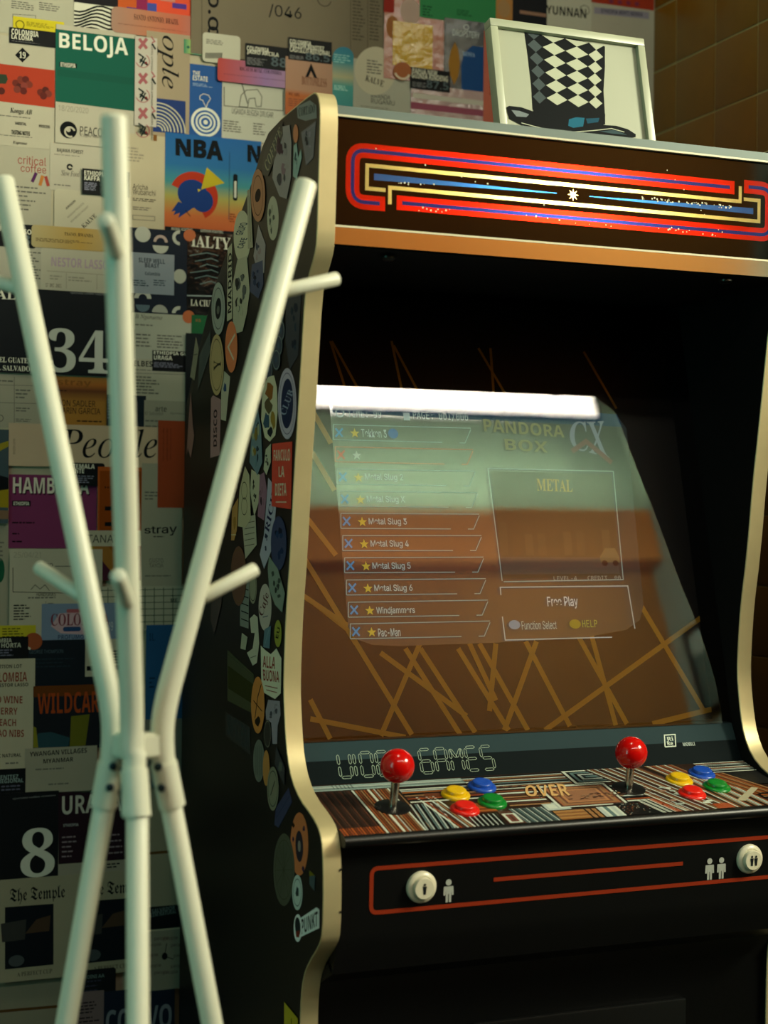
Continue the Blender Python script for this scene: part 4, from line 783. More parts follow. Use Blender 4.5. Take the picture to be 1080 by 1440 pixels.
poster(L, 'white label with thin serif heading right of the middle pole', Q, 184, 442, 268, 512, '#a3a391', [tx('B Nganama', 189, 443, 227, 451, 'it', '#3a3a36'), pa_(189, 455, 216, 460, 1), pa_(190, 468, 213, 490, 4), pa_(220, 470, 256, 492, 5), ('l', [(188, 464), (188, 510)], .8, '#333')])
poster(L, 'pale sheet with bold letters and two columns below the thin serif label', Q, 184, 506, 264, 566, '#a19d89', [tx('ELBESA', 187, 508, 220, 516, 'sb'), pa_(189, 519, 250, 524, 1), pa_(190, 528, 226, 556, 6), ('l', [(187, 525), (260, 527)], .7, Gy)])
poster(L, 'black label with white heading near the cabinet, above the pale sheet', Q, 213, 494, 269, 523, K, [tx('ETHIOPIA GUJI', 215, 495, 268, 501, 'sb', Wh), tx('URAGA', 215, 500.5, 241, 506.5, 'sb', Wh), pa_(215, 509, 264, 519, 4, '#778')])
poster('round_sticker', 'small round orange sticker on the navy moon poster corner', 'sticker', 256, 437, 273, 456, '#b5623a', [], poly=[(264+8.5*math.cos(math.radians(t)), 446-9*math.sin(math.radians(t))) for t in range(0, 360, 20)])
poster('round_sticker', 'small round orange sticker under the bird poster', 'sticker', 257, 323, 274, 340, '#b5623a', [], poly=[(265.5+8.5*math.cos(math.radians(t)), 331.5-8.5*math.sin(math.radians(t))) for t in range(0, 360, 20)])
poster('poster', 'small green card half hidden beside the cabinet edge', 'poster', 268, 444, 300, 476, '#1c5a34', [tx('KS', 274, 449, 281, 453, 'sb', '#b07040')])
poster(L, 'white form with ruled boxes at the left edge under the huge 34', Q, -30, 526, 78, 602, '#9c9682', [pa_(-2, 532, 30, 540, 1), pa_(22, 546, 44, 562, 3), pa_(22, 572, 44, 580, 2), pa_(22, 588, 46, 594, 2), ('l', [(20, 530), (20, 600)], .7, Gy), ('l', [(-10, 541), (70, 543)], .7, Gy), ('l', [(-10, 566), (70, 568)], .7, Gy), ('a', 0, 588, 4, 5, 0, 360, Gy)])
poster(L, 'amber orange label with two dark lines of lettering and a smoky patch', Q, 76, 530, 150, 600, grad_mat([(0, '#b07830'), (.5, '#a87430'), (.72, '#6a3c22'), (.85, '#b06a2c'), (1, '#b07a38')], 2), [tx('stray', 81, 534, 128, 545, 'xh', '#98602a'), tx('DON SADLER', 80, 563, 134, 571.5, 'ss'), tx('MARIN GARCIA', 80, 573.5, 141, 582, 'ss'), pa_(81, 548, 100, 551, 1, K), pa_(108, 590, 145, 595, 1, K)])
poster('poster', 'dark strip of print beside the amber label behind the middle pole', 'poster', 149, 556, 204, 602, '#131e26', [pa_(150, 560, 166, 590, 7, '#667')])
poster(L, 'grey label with thin centred heading above the rust panel', Q, 201, 564, 264, 700, '#8f8b79', [tx('arte', 217, 572, 233, 579, 'ss'), tx('El Salvador', 203, 579, 229, 584, 'ss', Gy), tx('Apaneca', 238, 580, 258, 584, 'ss', Gy), pa_(203, 588, 240, 612, 3), pa_(203, 655, 216, 662, 1)])
poster(L, 'pale peach label with large black italic lettering', Q, 11, 598, 221, 657, '#b8a084', [('q', 'People', [(82, 602), (220, 604), (220, 656), (82, 656)], 'it', K), ('tr', 'ROASTED COFFEE', 19, 628, 22, 3, 90, 'ss', '#5a4a3a')])
poster('poster', 'narrow strip of blue, yellow and black waves at the left edge', 'poster', -30, 604, 11, 736, '#3a4a50', [('p', [(-30, 634), (11, 620), (11, 628), (-30, 650)], '#a8982a'), ('p', [(-30, 660), (11, 672), (11, 690), (-30, 690)], '#10161a'), ('p', [(-30, 694), (11, 688), (11, 714), (-30, 712)], '#a8921e'), ('p', [(-30, 716), (11, 718), (11, 730), (-30, 730)], '#8a6a52')])
poster(L, 'pale sheet with half a green disc at the left edge', Q, -30, 737, 12, 882, '#8f8a76', [('c', 0, 802, 6.5, 17, '#1c5c40'), pa_(-10, 760, 10, 790, 5)])
poster(L, 'magenta purple label with white block heading and dark shadow', Q, 12, 668, 136, 771, '#6e2c52', [tx('HAMBELLA', 19.5, 674, 126.5, 696, 'xh', '#24101c'), tx('HAMBELLA', 18, 672, 125, 694, 'xh', '#c8c0ae'), ('r', 17, 704, 43, 712, '#18101a'), tx('ETHIOPIA', 19, 705.5, 41, 710.5, 'sb', Wh), pa_(17, 732, 56, 738, 1, '#1a0c14'), pa_(17, 748, 34, 753, 1, '#1a0c14'), pa_(17, 758, 36, 765, 1, '#1a0c14')])
poster(L, 'black rounded label with white heading between the left and middle poles', Q, 82, 651, 146, 683, K, [tx('GUATEMALA', 84, 652.5, 132, 659, 'sb', Wh), tx('ORIENTE', 87, 659, 117, 665.5, 'sb', Wh), pa_(100, 668, 132, 680, 4, '#778')], r=4)
poster('poster', 'burnt orange panel with black blocks behind the middle pole', 'poster', 136, 657, 199, 748, '#a04c18', [('r', 139, 662, 196, 746, '#97440f'), ('r', 146, 712, 156, 718, K), ('r', 146, 734, 156, 740, K), tx('...', 146, 684, 155, 687, 'xh', K)])
poster(L, 'cream strip with wide spaced serif capitals under the orange panel', Q, 118, 746, 206, 769, '#a39c86', [tx('TANAT', 121, 752, 166, 763, 'ss', '#26241e')])
poster('poster', 'brown, yellow and maroon geometric label behind the poles', 'poster', 122, 768, 209, 816, '#8a5c24', [('p', [(122, 768), (130, 768), (136, 815), (122, 815)], '#a8922c'), ('p', [(132, 776), (165, 816), (136, 816)], '#4a2030'), ('p', [(165, 768), (209, 768), (209, 816), (180, 816)], '#70261e'), ('p', [(150, 768), (170, 790), (190, 768)], '#945a1e')])
poster(L, 'tall cream sheet with lowercase black lettering near the cabinet', Q, 197, 652, 254, 832, '#97917d', [('q', 'stray', [(201, 741), (247, 738), (247, 753), (201, 753)], 'hv', K), pa_(214, 753, 238, 756, 1, K), tx('GUSTO', 208, 785, 228, 791, 'ss', Gy), tx('TAYOA', 208, 792, 228, 798, 'ss', Gy), pa_(202, 690, 220, 704, 3), pa_(202, 808, 240, 811, 1)])
poster('poster', 'rust red vertical panel near the cabinet', 'poster', 220, 592, 261, 714, '#8e3c1e', [('tr', 'light roasted speciality coffee', 228, 625, 46, 2.5, 90, 'ss', '#4a1c10'), ('tr', 'small batch roasted for filter', 233, 625, 46, 2.5, 90, 'ss', '#4a1c10'), ('tr', 'notes of plum and cocoa', 238, 625, 44, 2.5, 90, 'ss', '#4a1c10')])
poster(L, 'white form with a line drawing between the left edge and left pole', Q, 12, 772, 142, 900, '#a49e8a', [tx('25/04/21', 18, 776, 56, 784, 'it', '#8a8676'), tx('Filgo', 53, 790, 73, 799, 'ss'), ('l', [(17, 798), (17, 832), (112, 834), (112, 796), (76, 796)], .9, K), ('l', [(42, 829), (48, 822), (55, 828), (62, 822), (68, 830)], .9, '#3a3c38'), tx('HONDURAS', 50, 833, 77, 838, 'mono'), pa_(38, 838, 88, 842, 1), pa_(18, 849, 44, 872, 6, K), pa_(66, 846, 82, 851, 1), ('l', [(63, 845), (63, 876)], .7, Gy)])
poster(L, 'white label with a green grid of lines left of the cabinet', Q, 140, 824, 257, 886, '#a29d88', [('l', [(140, 830+9*k), (256, 828+9*k)], 1, '#2a4a3a') for k in range(6)] + [('l', [(150+13*k, 826), (150+13*k, 884)], 1, '#2a4a3a') for k in range(8)] + [tx('ME', 238, 841, 247, 847, 'sb', '#1c3a2c')])
poster(L, 'blue and pink label with ornate red lettering between the poles', Q, 57, 848, 168, 902, '#6a7a90', [('p', [(70, 880), (82, 862), (110, 860), (140, 868), (150, 884), (120, 892), (84, 890)], '#a88a90'), tx('COLOMBIA', 70, 862, 152, 879, 'bf', '#7a3440'), ('r', 87, 881, 112, 887, '#2a4a78', 3), ('r', 92, 856, 112, 861, '#a85a60', 2), tx('PROFUMO', 80, 892, 116, 898, 'sb', '#3a4a6a'), tx('2019', 144, 874, 157, 886, 'it', '#b8b8b8')])
poster(L, 'yellow label with tiny print at the left edge lower down', Q, -30, 879, 49, 900, '#a89e20', [pa_(2, 882, 40, 896, 4, '#5a541a')])
poster(L, 'dark navy label with faint heading left of the left pole', Q, 36, 899, 138, 966, '#10181f', [tx('GEORGE THOMPSON', 40, 913, 87, 918, 'ss', '#44545c')] + [pa_(40, 924, 110, 938, 3, '#26343c')])
poster('round_sticker', 'small round brown sticker on the corner of the navy label', 'sticker', 33, 889, 58, 913, '#8a4526', [('a', 45, 902, 9, 12, 170, 250, '#b8b0a0')], poly=[(45.5+12.5*math.cos(math.radians(t)), 901-12*math.sin(math.radians(t))) for t in range(0, 360, 20)])
poster(L, 'white label with rows of black bars behind the left pole', Q, 118, 898, 172, 950, '#a09a86', [('r', 156, 914+4*k, 168, 916+4*k, K) for k in range(5)] + [('r', 120, 936, 168, 941, K)])
poster('poster', 'plain blue poster between the middle pole and the cabinet', 'poster', 203, 878, 258, 1010, '#1e4c74', [tx('IL', 208, 890, 216, 900, 'ss', '#12304c'), pa_(208, 950, 216, 968, 3, '#14344e')])
poster(L, 'black label with grey heading above the red lettered cream label', Q, -30, 895, 38, 927, K, [tx('COLOMBIA', -22, 897, 15, 903, 'sb', '#a8a898'), tx('LA HORTA', -12, 903.5, 28, 910, 'sb', '#a8a898'), pa_(-10, 912, 26, 922, 3, '#667')])
poster(L, 'cream label with tall red lettering at the left edge', Q, -46, 926, 47, 1082, '#a69e87', [tx('LIMITED EDITION LOT', -36, 934, 29, 939, 'sb'), tx('COLOMBIA', -18, 944.5, 36.5, 958, 'sb', '#8a3a26'), tx('HUGO  NESTOR LASSO', -30, 960, 38, 965, 'sb')] + [('q', s, [(x0, y-.5), (x1, y), (x1, y+10), (x0, y+9.5)], 'sb', '#8a3a26') for s, x0, x1, y in (('RED WINE', -18, 30, 978), ('CHERRY', -14, 23, 994), ('PEACH', -8, 21, 1010), ('CACAO NIBS', -22, 32, 1025))] + [tx('ANAEROBIC NATURAL', -34, 1059, 28, 1064, 'sb'), pa_(6, 1069, 27, 1074, 1)])
poster('poster', 'dark poster with orange block lettering and a yellow green glow', 'poster', 45, 964, 142, 1052, '#14181e', [('r', 45, 964, 142, 976, '#6a3a14'), ('q', 'WILDCARD', [(51, 974), (150, 970), (150, 1000), (51, 1003)], 'xh', '#a8481c'), ('p', [(98, 1006), (124, 1003), (118, 1047), (96, 1049)], '#6a6a1e'), ('p', [(46, 1040), (52, 1030), (70, 1028), (96, 1036), (94, 1050), (47, 1051)], '#2a4a54'), ('p', [(45, 1020), (49, 1022), (52, 1050), (45, 1050)], '#8a8426')])
poster(L, 'cream label with bold two line heading beside the stand bracket', Q, 33, 1049, 134, 1112, '#8f8a78', [('q', 'YWANGAN VILLAGES', [(40, 1056), (120, 1050), (120, 1057), (40, 1062.5)], 'sb', K), ('q', 'MYANMAR', [(59, 1066), (101, 1063), (101, 1069), (59, 1072)], 'sb', K), pa_(48, 1077, 112, 1081, 1), pa_(66, 1098, 98, 1103, 1)])
poster(L, 'black label with faint heading low at the left edge', Q, -30, 1080, 34, 1114, K, [tx('BENITEZ', -6, 1088, 24, 1094, 'sb', '#7a8a88'), tx('REGIONAL', -4, 1093.5, 31, 1099, 'sb', '#7a8a88'), pa_(0, 1102, 28, 1110, 2, '#556')])
poster('poster', 'black poster with a huge white eight low on the wall', 'poster', -40, 1113, 80, 1236, '#0f1215', [tx('8', 27, 1162, 75, 1231, 'bf', '#b9b9ac'), ('q', 'specialty coffee roasters', [(16, 1120), (76, 1115), (76, 1118), (16, 1123)], 'ss', '#888')])
poster(L, 'dark plum label with tall white capitals and white lower edge', Q, 80, 1112, 175, 1232, '#8a8474', [('p', [(80, 1112), (175, 1112), (175, 1206), (80, 1213)], '#2a1a22'), tx('URAGA', 85, 1115, 169, 1141, 'sb', '#a8a498'), tx('ETHIOPIA', 87, 1156, 108, 1160, 'sb', '#888'), pa_(85, 1172, 108, 1204, 5, '#776a70'), pa_(150, 1168, 172, 1200, 4, '#776a70'), pa_(148, 1211, 166, 1218, 2, K)])
def temple(x0, x1, dy, which):
    return poster('newspaper_label', 'newspaper style label with blackletter title, %s' % which, Q, x0, 1231+dy, x1, 1374+dy, '#8a846e', [('q', 'The Temple', [(x0+15, 1247+dy), (x0+92, 1241+dy), (x0+92, 1264+dy), (x0+15, 1270+dy)], 'fr', K), ('p', [(x0+8, 1273+dy), (x0+76, 1268+dy), (x0+76, 1353+dy), (x0+8, 1360+dy)], '#12181e'), ('p', [(x0+36, 1310+dy), (x0+52, 1290+dy), (x0+72, 1284+dy), (x0+70, 1306+dy)], '#4a3a2c'), ('p', [(x0+2, 1296+dy), (x0+38, 1290+dy), (x0+36, 1318+dy), (x0+4, 1322+dy)], '#30302e'), ('c', x0+24, 1348+dy, 11, 8, '#3c4244'), ('q', 'A PERFECT CUP', [(x0+25, 1364+dy), (x0+74, 1359+dy), (x0+74, 1365+dy), (x0+25, 1370+dy)], 'bf', '#4a4436')])
temple(-3, 104, 0, 'left of the left leg'); temple(104, 190, -8, 'between left and middle legs')
poster(L, 'plain cream sheet with a brown line at the bottom left', Q, -30, 1376, 94, 1470, '#7c7866', [('l', [(-10, 1423), (94, 1414)], 4, '#5e4020')])
poster(L, 'black label with faint heading at the bottom behind the left leg', Q, 91, 1360, 160, 1396, '#101416', [tx('KENYA', 96, 1363, 118, 1368, 'sb', '#5a6a68'), tx('KAGUMOINI AA', 96, 1368, 144, 1373, 'sb', '#5a6a68'), pa_(96, 1376, 150, 1390, 3, '#334')], r=4)
poster(L, 'mauve label with small centred print at the bottom', Q, 94, 1391, 143, 1470, '#6a5a5a', [pa_(108, 1405, 138, 1420, 4, '#221c20'), pa_(108, 1426, 138, 1438, 3, '#221c20')])
poster('poster', 'navy poster with big grey letters at the bottom beside the right leg', 'poster', 143, 1386, 242, 1470, '#141d2c', [tx('CONVO', 146, 1412, 238, 1446, 'xh', '#6a7078')])
poster(L, 'black label with faint two line heading right of the middle leg', Q, 200, 1274, 254, 1306, '#101416', [('q', 'EL SALVADOR', [(205, 1280), (246, 1273), (246, 1279), (205, 1286)], 'sb', '#5a6a68'), ('q', 'CALEM NATURAL', [(205, 1285), (248, 1279), (248, 1284), (205, 1291)], 'sb', '#5a6a68')])
poster(L, 'grey label with a ring of repeated small words right of the middle leg', Q, 198, 1305, 254, 1388, '#7a7868', [('tr', 'people', 230+21*math.cos(t*math.pi/5), 1340+25*math.sin(t*math.pi/5), 20, 6, 0, 'sans', '#4a3a34') for t in range(10)] + [('c', 228, 1341, 4, 5, K), ('l', [(228, 1341), (240, 1345)], 1, K), ('l', [(228, 1341), (231, 1323)], 1, K)])
poster(L, 'plain cream panel with brown lines right of the middle leg', Q, 196, 1098, 258, 1274, '#8a846e', [('l', [(208, 1098), (208, 1274)], 3, '#5a4020'), ('l', [(208, 1200), (258, 1196)], 4, '#6a4a22')])
poster('poster', 'grey sheet under the blue poster beside the cabinet', 'poster', 200, 1010, 258, 1099, '#6a6a60', [])
poster('poster', 'dark poster strip behind the cabinet above the rust panel', 'poster', 258, 470, 300, 700, '#14191b', [])

# ------------------------------------------------------------------ stickers on the cabinet's side
spn = Plane((XL, 1.7, ZC), (0, -1, 0), (0, 0, 1))
SK = [0]
M_ST = {}
def brighter(h):
    h = h.lstrip('#'); return '#' + ''.join('%02x' % min(225, int(int(h[i:i+2], 16)*1.3)) for i in (0, 2, 4))
def sticker(shape, color, items=(), label=None):
    """shape: ('e', cx, cy, rx, ry) | ('p', [points]) | ('r', x0, y0, x1, y1)"""
    SK[0] += 1; off = .0001+.00012*(SK[0] % 9)
    if shape[0] == 'e':
        _, cx, cy, rx, ry = shape; pts = [(cx+rx*math.cos(t*math.pi/14), cy-ry*math.sin(t*math.pi/14)) for t in range(28)]
    elif shape[0] == 'r': _, x0, y0, x1, y1 = shape; pts = [(x0, y1), (x1, y1), (x1, y0), (x0, y0)]
    else: pts = shape[1][::-1]
    o = slab('sticker', spn, [tuple(spn.px(*q)) for q in pts], off, .00015, mat(brighter(color), .45, name='sticker_'+color.strip('#'), spec=.3), cab)
    if label: o['label'] = label
    if items:
        p = Print(spn, off+.00016, .00003)
        for it in items: p.item(it)
        p.build(o)
    return o
def ring(cx, cy, rx, ry, c):             # elliptical outline in photo units
    pts = [(cx+rx*math.cos(t*math.pi/12), cy+ry*math.sin(t*math.pi/12)) for t in range(25)]; return ('l', pts, 1.2, c)
def blob(cx, cy, rx, ry, c, seed, n=9):
    r_ = random.Random(seed); return ('p', [(cx+rx*math.cos(-t*2*math.pi/n)*r_.uniform(.6, 1.1), cy+ry*math.sin(-t*2*math.pi/n)*r_.uniform(.6, 1.1)) for t in range(n)], c)
def blobs(cx, cy, rx, ry, cols, seed, n=7):
    r_ = random.Random(seed); return [blob(cx+rx*r_.uniform(-.6, .6), cy+ry*r_.uniform(-.7, .7), rx*r_.uniform(.15, .4), ry*r_.uniform(.1, .28), cols[k % len(cols)], seed*31+k) for k in range(n)]
CRM, GRY, LIL, TEA, ORG, NVY = '#9a927c', '#6e7274', '#8a7e8c', '#5c7c7a', '#a85a30', '#1c2a48'
sticker(('p', [(418, 150), (436, 141), (445, 148), (446, 166), (430, 170), (419, 166)]), '#585e60', [('q', 'CORTADO', [(420, 152), (443, 146), (444, 158), (421, 164)], 'bi', '#16181a')])
sticker(('p', [(424, 186), (445, 170), (441, 222), (431, 233)]), '#4c4a52', [('l', [(426, 189), (443, 175), (440, 219), (432, 229), (426, 189)], 1.2, LIL)] + blobs(434, 198, 6, 18, [LIL, '#2c2a30'], 4))
sticker(('e', 416.5, 188, 3.5, 13), '#9a5636')
sticker(('p', [(413, 248), (414, 205), (418, 201), (420, 222), (424, 210), (425, 222), (418, 252)]), '#66807e', blobs(418, 228, 4, 18, ['#3c5a5c', '#8a9c98'], 9))
sticker(('p', [(384, 250), (388, 205), (398, 178), (408, 176), (411, 200), (410, 250), (404, 280), (394, 276)]), '#6e6668', blobs(398, 225, 11, 42, ['#8a6a74', '#4a4448', '#9a8c8c', '#5c3a48'], 5, 12))
sticker(('p', [(369, 246), (372, 215), (386, 182), (398, 172), (399, 190), (388, 222), (378, 248)]), '#101213', [('q', 'COFFEE', [(372, 232), (394, 178), (398, 186), (378, 242)], 'bi', CRM)])
sticker(('e', 364, 275, 10, 37), '#8a5436', [ring(364, 275, 7, 28, '#4a2818'), ('e' if 0 else 'c', 364, 275, 4, 9, '#2c1a14')])
sticker(('p', [(350, 350), (349, 268), (353, 266), (357, 348)]), '#7c7462', [('l', [(351.5, 275), (354, 340)], 1, '#26221c')])
sticker(('e', 384, 307, 8, 31), '#8a8474', blobs(384, 307, 7, 26, ['#5a564c', '#a8a08c'], 8))
sticker(('e', 341, 333, 12, 37), CRM, [('tr', 'GRUPO', 340, 322, 15, 12, 60, 'sb', '#3a4250'), ('tr', 'CAFE', 341, 342, 13, 10, 60, 'sb', '#3a4250')])
sticker(('p', [(357, 360), (364, 316), (374, 344), (372, 384), (362, 380)]), '#746a6c', blobs(365, 350, 6, 24, ['#9a8284', '#4a4a58'], 12))
sticker(('p', [(352, 410), (355, 372), (370, 366), (371, 400), (364, 420)]), NVY, blobs(361, 392, 7, 20, ['#2c4064', '#141c30'], 13))
sticker(('p', [(320, 452), (321, 350), (327, 342), (327, 448)]), '#8e8672', [('tr', 'MADRID', 324, 398, 84, 5, 90, 'xh', '#1c1a18')])
sticker(('p', [(329, 470), (328, 400), (335, 365), (348, 360), (352, 410), (348, 440), (342, 466)]), '#8a8270', blobs(339, 415, 10, 46, ['#2c2a28', '#5c5a58', '#b0a890'], 14, 14))
sticker(('e', 308, 434, 9.5, 37), '#7a7a72', [ring(308, 434, 7.2, 29, '#3a3c3c'), ('c', 308, 434, 4.2, 15, '#1c1e20'), ('c', 308, 436, 2, 6, '#6a6a62')])
sticker(('e', 326.5, 488, 8.5, 36), '#a85a36', [('l', [(332, 470), (322, 488), (330, 506)], 4, '#cdb8a0')])
sticker(('e', 306, 513, 10, 43), '#8a7450', [ring(306, 513, 8, 36, '#5a4a30'), ('tr', 'Y', 307, 513, 14, 10, 90, 'bf', '#3c3220')])
sticker(('p', [(296, 644), (297, 560), (300, 556), (311, 562), (309, 640)]), '#7a5a5c', [('tr', 'DISCO', 303, 602, 52, 5, 90, 'sb', '#3a2628'), ('l', [(298, 640), (300, 560)], .8, '#b89a94')])
sticker(('p', [(311, 590), (312, 524), (316, 522), (324, 530), (318, 592)]), '#8c8474', [blob(317, 545, 2.5, 8, '#2c4a78', 3)])
sticker(('p', [(268, 530), (276, 474), (280, 492), (274, 535)]), '#6e6656', [('l', [(270, 500), (278, 498)], .8, '#3a342a')])
sticker(('p', [(279, 548), (281, 500), (296, 466), (297, 494)]), '#2e3434', [('l', [(280, 545), (282, 502), (296, 470), (296, 492), (280, 545)], .8, '#6e706a')])
sticker(('p', [(263, 640), (266, 590), (269, 552), (272, 600), (274, 612), (269, 644), (265, 630)]), '#6e4c46')
for k, (x, y) in enumerate(((395, 440), (396, 465), (393, 486), (390, 506), (380, 500), (378, 520))):
    sticker(('e', x, y, 5.5, 15), '#1a2638', [ring(x, y, 4.8, 13, '#8a928c'), blob(x, y, 2, 5, '#5a6c84', k)])
sticker(('p', [(402, 480), (403, 420), (424, 412), (420, 500), (408, 520)]), '#141e2c', blobs(412, 460, 8, 40, ['#24384c', '#1c2c40', '#31485c'], 15, 8))
sticker(('p', [(368, 590), (370, 545), (378, 530), (386, 528), (390, 545), (391, 580), (388, 612), (380, 621), (373, 615)]), CRM, [blob(380, 550, 7, 14, '#a8642c', 1), blob(378, 570, 6, 12, '#6a5a3c', 2), blob(376, 592, 5, 14, '#3c5a70', 3), blob(385, 590, 4, 14, '#b08a3a', 4), blob(381, 608, 4, 8, '#1c2430', 5)])
sticker(('e', 404.7, 567.6, 13, 50), '#8a8090', [('c', 404.7, 567.6, 8.6, 35, '#1e2c54'), ring(404.7, 567.6, 11, 43, '#5a5470'), ('tr', 'CLUB', 404.5, 566, 34, 9, 70, 'bi', '#8a90a8')])
sticker(('p', [(383, 712), (384, 624), (412, 621), (410, 716)]), '#a02c1e', [('q', 'FANCULO', [(386, 633), (409, 631), (409, 648), (386, 648)], 'xh', '#d0b8a0'), ('q', 'LA', [(393, 656), (401, 655), (401, 671), (393, 671)], 'xh', '#d0b8a0'), ('q', 'DIETA', [(388, 680), (404, 679), (404, 697), (388, 697)], 'xh', '#d0b8a0'), ('l', [(389, 706), (404, 706)], 1.5, '#d0b8a0')])
sticker(('p', [(352, 650), (356, 600), (362, 566), (368, 600), (370, 650), (363, 668)]), '#4a5c66', blobs(361, 620, 7, 40, ['#6c8088', '#2e3e4a', '#9a9a80', '#a08440'], 17, 12))
sticker(('p', [(372, 660), (375, 632), (382, 624), (382, 650), (376, 668)]), '#8a8674', blobs(377, 646, 4, 14, ['#3a3a34'], 18, 4))
sticker(('p', [(336, 740), (338, 690), (346, 656), (352, 668), (354, 730), (346, 742)]), '#8e8268', [ring(345, 690, 4, 12, '#4a4232'), ring(345, 712, 4, 12, '#4a4232')])
sticker(('e', 356, 695, 5, 18), '#26241f'); sticker(('p', [(352, 690), (354, 660), (366, 668), (366, 700), (358, 726)]), '#8c8470', blobs(359, 690, 5, 20, ['#2c2a26', '#5a564a'], 19, 6))
sticker(('p', [(363, 726), (366, 668), (372, 664), (376, 690), (372, 732)]), '#6a4858', blobs(369, 700, 4, 24, ['#8a6474', '#4c3440'], 20, 5))
sticker(('p', [(372, 752), (378, 672), (384, 680), (389, 710), (384, 770), (372, 800), (366, 780)]), '#7e7a88', [('tr', 'RICH', 381, 720, 60, 7, 80, 'bi', '#1c1e4c')] + blobs(376, 765, 4, 18, ['#26304c'], 21, 5))
sticker(('p', [(326, 760), (327, 715), (336, 700), (334, 745), (330, 760)]), '#8a6234', [blob(331, 735, 2.5, 12, '#b8843c', 8), ('l', [(326, 752), (333, 752)], 1, '#d0c8a8')])
sticker(('p', [(346, 786), (341, 728), (360, 724), (362, 766)]), '#847c6c', [('l', [(345, 736+8*k), (359, 733+8*k)], .9, '#4a463c') for k in range(5)])
sticker(('e', 393, 764, 11, 38), '#142444', blobs(393, 764, 8, 28, ['#1e3660', '#0e1a34', '#2a4470'], 22, 7))
sticker(('e', 336.7, 810, 11, 42), '#4a2a1e', [ring(336.7, 810, 9.8, 38, '#8a6a44')])
sticker(('p', [(378, 800), (380, 782), (392, 800), (402, 835), (398, 861), (388, 850), (380, 828)]), '#5c645c', blobs(390, 822, 8, 26, ['#3a423c', '#7c8478', '#2a302c'], 23, 9))
sticker(('e', 373, 854, 9, 33), '#8a7e76', [('tr', 'Cafe', 372, 850, 34, 9, 75, 'bi', '#6a3430'), ('l', [(370, 868), (377, 866)], 1, '#2c4470')])
sticker(('e', 356, 826, 5.5, 23), '#6a6454', [ring(356, 826, 4.6, 19, '#2a2820')])
sticker(('p', [(338, 880), (339, 816), (351, 812), (350, 884)]), '#5c5e58', [('l', [(340, 826+11*k), (350, 830+11*k)], 1.6, '#1a1c1c') for k in range(5)])
sticker(('p', [(354, 890), (352, 870), (358, 864), (363, 868), (365, 905), (362, 932), (356, 936), (348, 918), (356, 912), (359, 890)]), '#8e8878', [('l', [(353, 925), (361, 922)], 1, '#4a4840')])
sticker(('p', [(339, 912), (341, 890), (349, 896), (346, 914)]), '#7e7a6a'); sticker(('p', [(371, 910), (373, 885), (382, 880), (380, 912)]), '#3c5460', [('l', [(374, 905), (379, 886)], 1.4, '#7c98a0')])
sticker(('e', 392, 891, 5, 19), '#6a6a20', [('tr', 'EU', 392, 890, 16, 4, 80, 'xh', '#1c1c0c')])
sticker(('p', [(369, 972), (368, 908), (374, 914), (382, 920), (390, 912), (397, 926), (396, 975), (388, 983)]), '#a09a88', [('q', 'ALLA', [(371, 922), (389, 924), (388, 941), (371, 938)], 'xh', '#a83a2c'), ('q', 'BUONA', [(371, 941), (394, 944), (394, 960), (372, 957)], 'xh', '#a83a2c'), ('l', [(374, 964), (392, 968)], 1.4, '#b06a5c'), ('l', [(376, 970), (391, 974)], 1.4, '#b06a5c')])
sticker(('e', 364, 991.5, 9.4, 40), '#9a5e2a', [('l', [(360, 1010), (364, 980), (369, 962)], 2.5, '#241a14'), blob(364, 1015, 4, 8, '#2c1e14', 5), ('l', [(358, 985), (370, 1000)], 1.6, '#241a14')])
sticker(('p', [(320, 985), (320, 914), (357, 948), (357, 1004)]), '#2c2f1c', [('p', [(321, 968), (321, 936), (356, 962), (356, 990)], '#3c3c18'), ('l', [(321, 920), (356, 950)], 1, '#4c5040')])
sticker(('p', [(318, 1035), (317, 1000), (352, 1022), (353, 1062)]), '#17191a', [('q', 'SYSTEM', [(320, 1004), (351, 1024), (351, 1056), (320, 1032)], 'xh', '#34383a')])
sticker(('p', [(374, 1000), (378, 984), (394, 986), (395, 1006), (391, 1020), (390, 1046), (384, 1046), (382, 1016), (375, 1012)]), '#6e6670', blobs(385, 1002, 7, 16, ['#8a8088', '#4a444c'], 26, 6))
sticker(('e', 377, 1032, 5, 20), '#141617', [ring(377, 1032, 4.6, 18, '#7a7468')])
sticker(('p', [(297, 872), (299, 830), (315, 806), (312, 850), (302, 892)]), '#2e2424', [('l', [(298, 870), (300, 832), (314, 808), (311, 850), (302, 888), (298, 870)], 1, '#6a5650'), ('l', [(300, 840), (310, 852)], .8, '#6a5650'), ('l', [(300, 862), (311, 830)], .8, '#6a5650')])
sticker(('e', 365, 1070, 8, 30), '#4c4e48', [('l', [(361+2.5*k, 1050), (361+2.5*k, 1090)], .8, '#26282a') for k in range(4)])
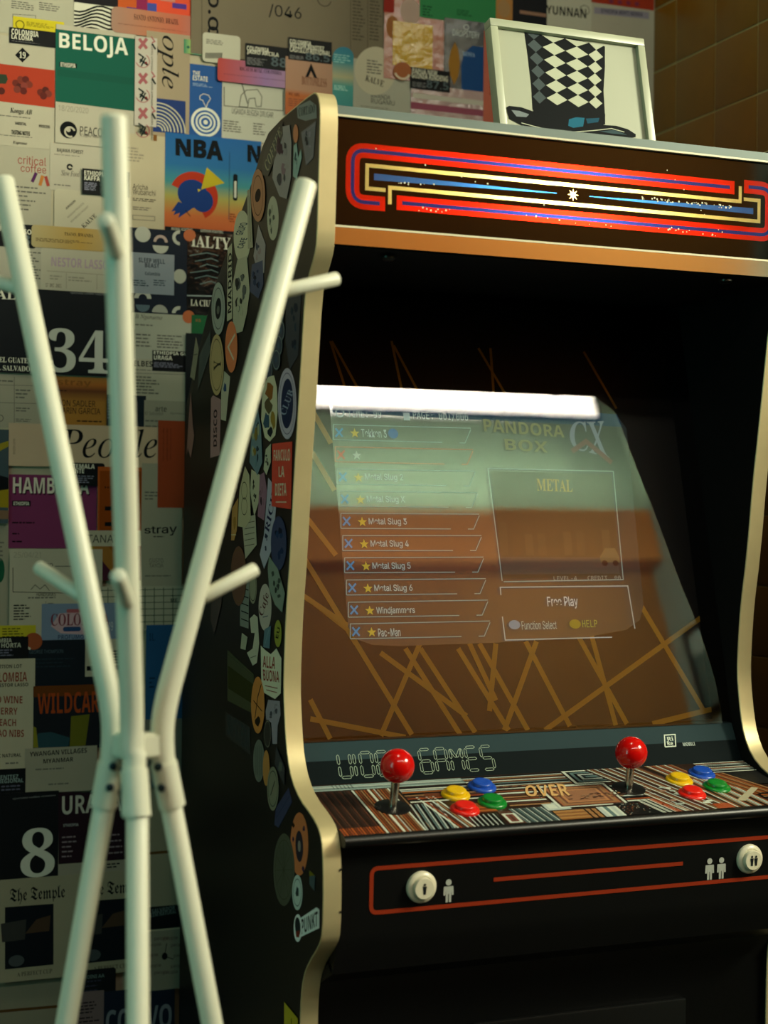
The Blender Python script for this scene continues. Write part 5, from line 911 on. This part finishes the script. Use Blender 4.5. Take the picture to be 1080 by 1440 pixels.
sticker(('e', 375.5, 1080, 4.7, 25), '#8a5c2c'); sticker(('e', 385, 1109, 8, 31), '#5e5a4c', [ring(385, 1109, 6.5, 25, '#2a2822'), ('l', [(382, 1118), (388, 1098)], 2, '#1c1a16')])
sticker(('p', [(388, 1075), (390, 1050), (402, 1080), (401, 1104)]), '#22242a', [blob(396, 1078, 3, 9, '#5c5c54', 3)])
sticker(('p', [(386, 1160), (388, 1136), (406, 1108), (411, 1128), (392, 1164)]), '#1e2440', [('l', [(389, 1150), (407, 1120)], 1.5, '#4a5070')])
sticker(('e', 421.4, 1187, 12.5, 44.5), '#9c5530', [('c', 421.4, 1190, 5.5, 22, '#2a2430'), ('c', 421.4, 1190, 2, 8, '#8a7a74'), blob(413, 1160, 2, 4, '#3a2014', 2), blob(428, 1165, 2, 5, '#3a2a50', 3), blob(427, 1222, 2, 5, '#3a2a50', 4), blob(413, 1180, 1.5, 4, '#3a2a50', 6)])
sticker(('e', 400, 1223, 15, 51), '#34362c', [ring(400, 1223, 12, 42, '#4c4c38')] + [('l', [(400, 1223), (400+12*math.cos(k*.52), 1223+42*math.sin(k*.52))], .8, '#4a4a36') for k in range(12)])
sticker(('e', 418.9, 1255, 7.2, 25), '#8c9490', [ring(418.9, 1255, 5.6, 19, '#3c4446'), blob(419, 1254, 2.6, 9, '#2c3436', 3)])
sticker(('p', [(436, 1243), (436, 1224), (444, 1231), (443, 1253)]), '#2a3a40', [('p', [(436, 1232), (436, 1224), (444, 1231)], '#8a7c1e')])
sticker(('p', [(423, 1318), (422, 1292), (446, 1276), (450, 1279), (450, 1305)]), '#a8b4b4', [('q', 'PUNKT', [(425, 1293), (448, 1281), (448, 1302), (425, 1314)], 'xh', '#101416')], 'white sticker with bold black lettering')
sticker(('e', 420, 1305, 5.8, 19.5), '#b0b8b4', [('c', 420, 1303, 4, 13, '#1c2226'), ('p', [(417, 1310), (423, 1308), (422, 1318), (418, 1318)], '#8a3020')])
sticker(('p', [(401, 1460), (401, 1409), (420, 1432), (420, 1480)]), '#8a7a12', [('l', [(411, 1432), (412, 1455)], 3, '#14140c')], 'yellow warning sticker')
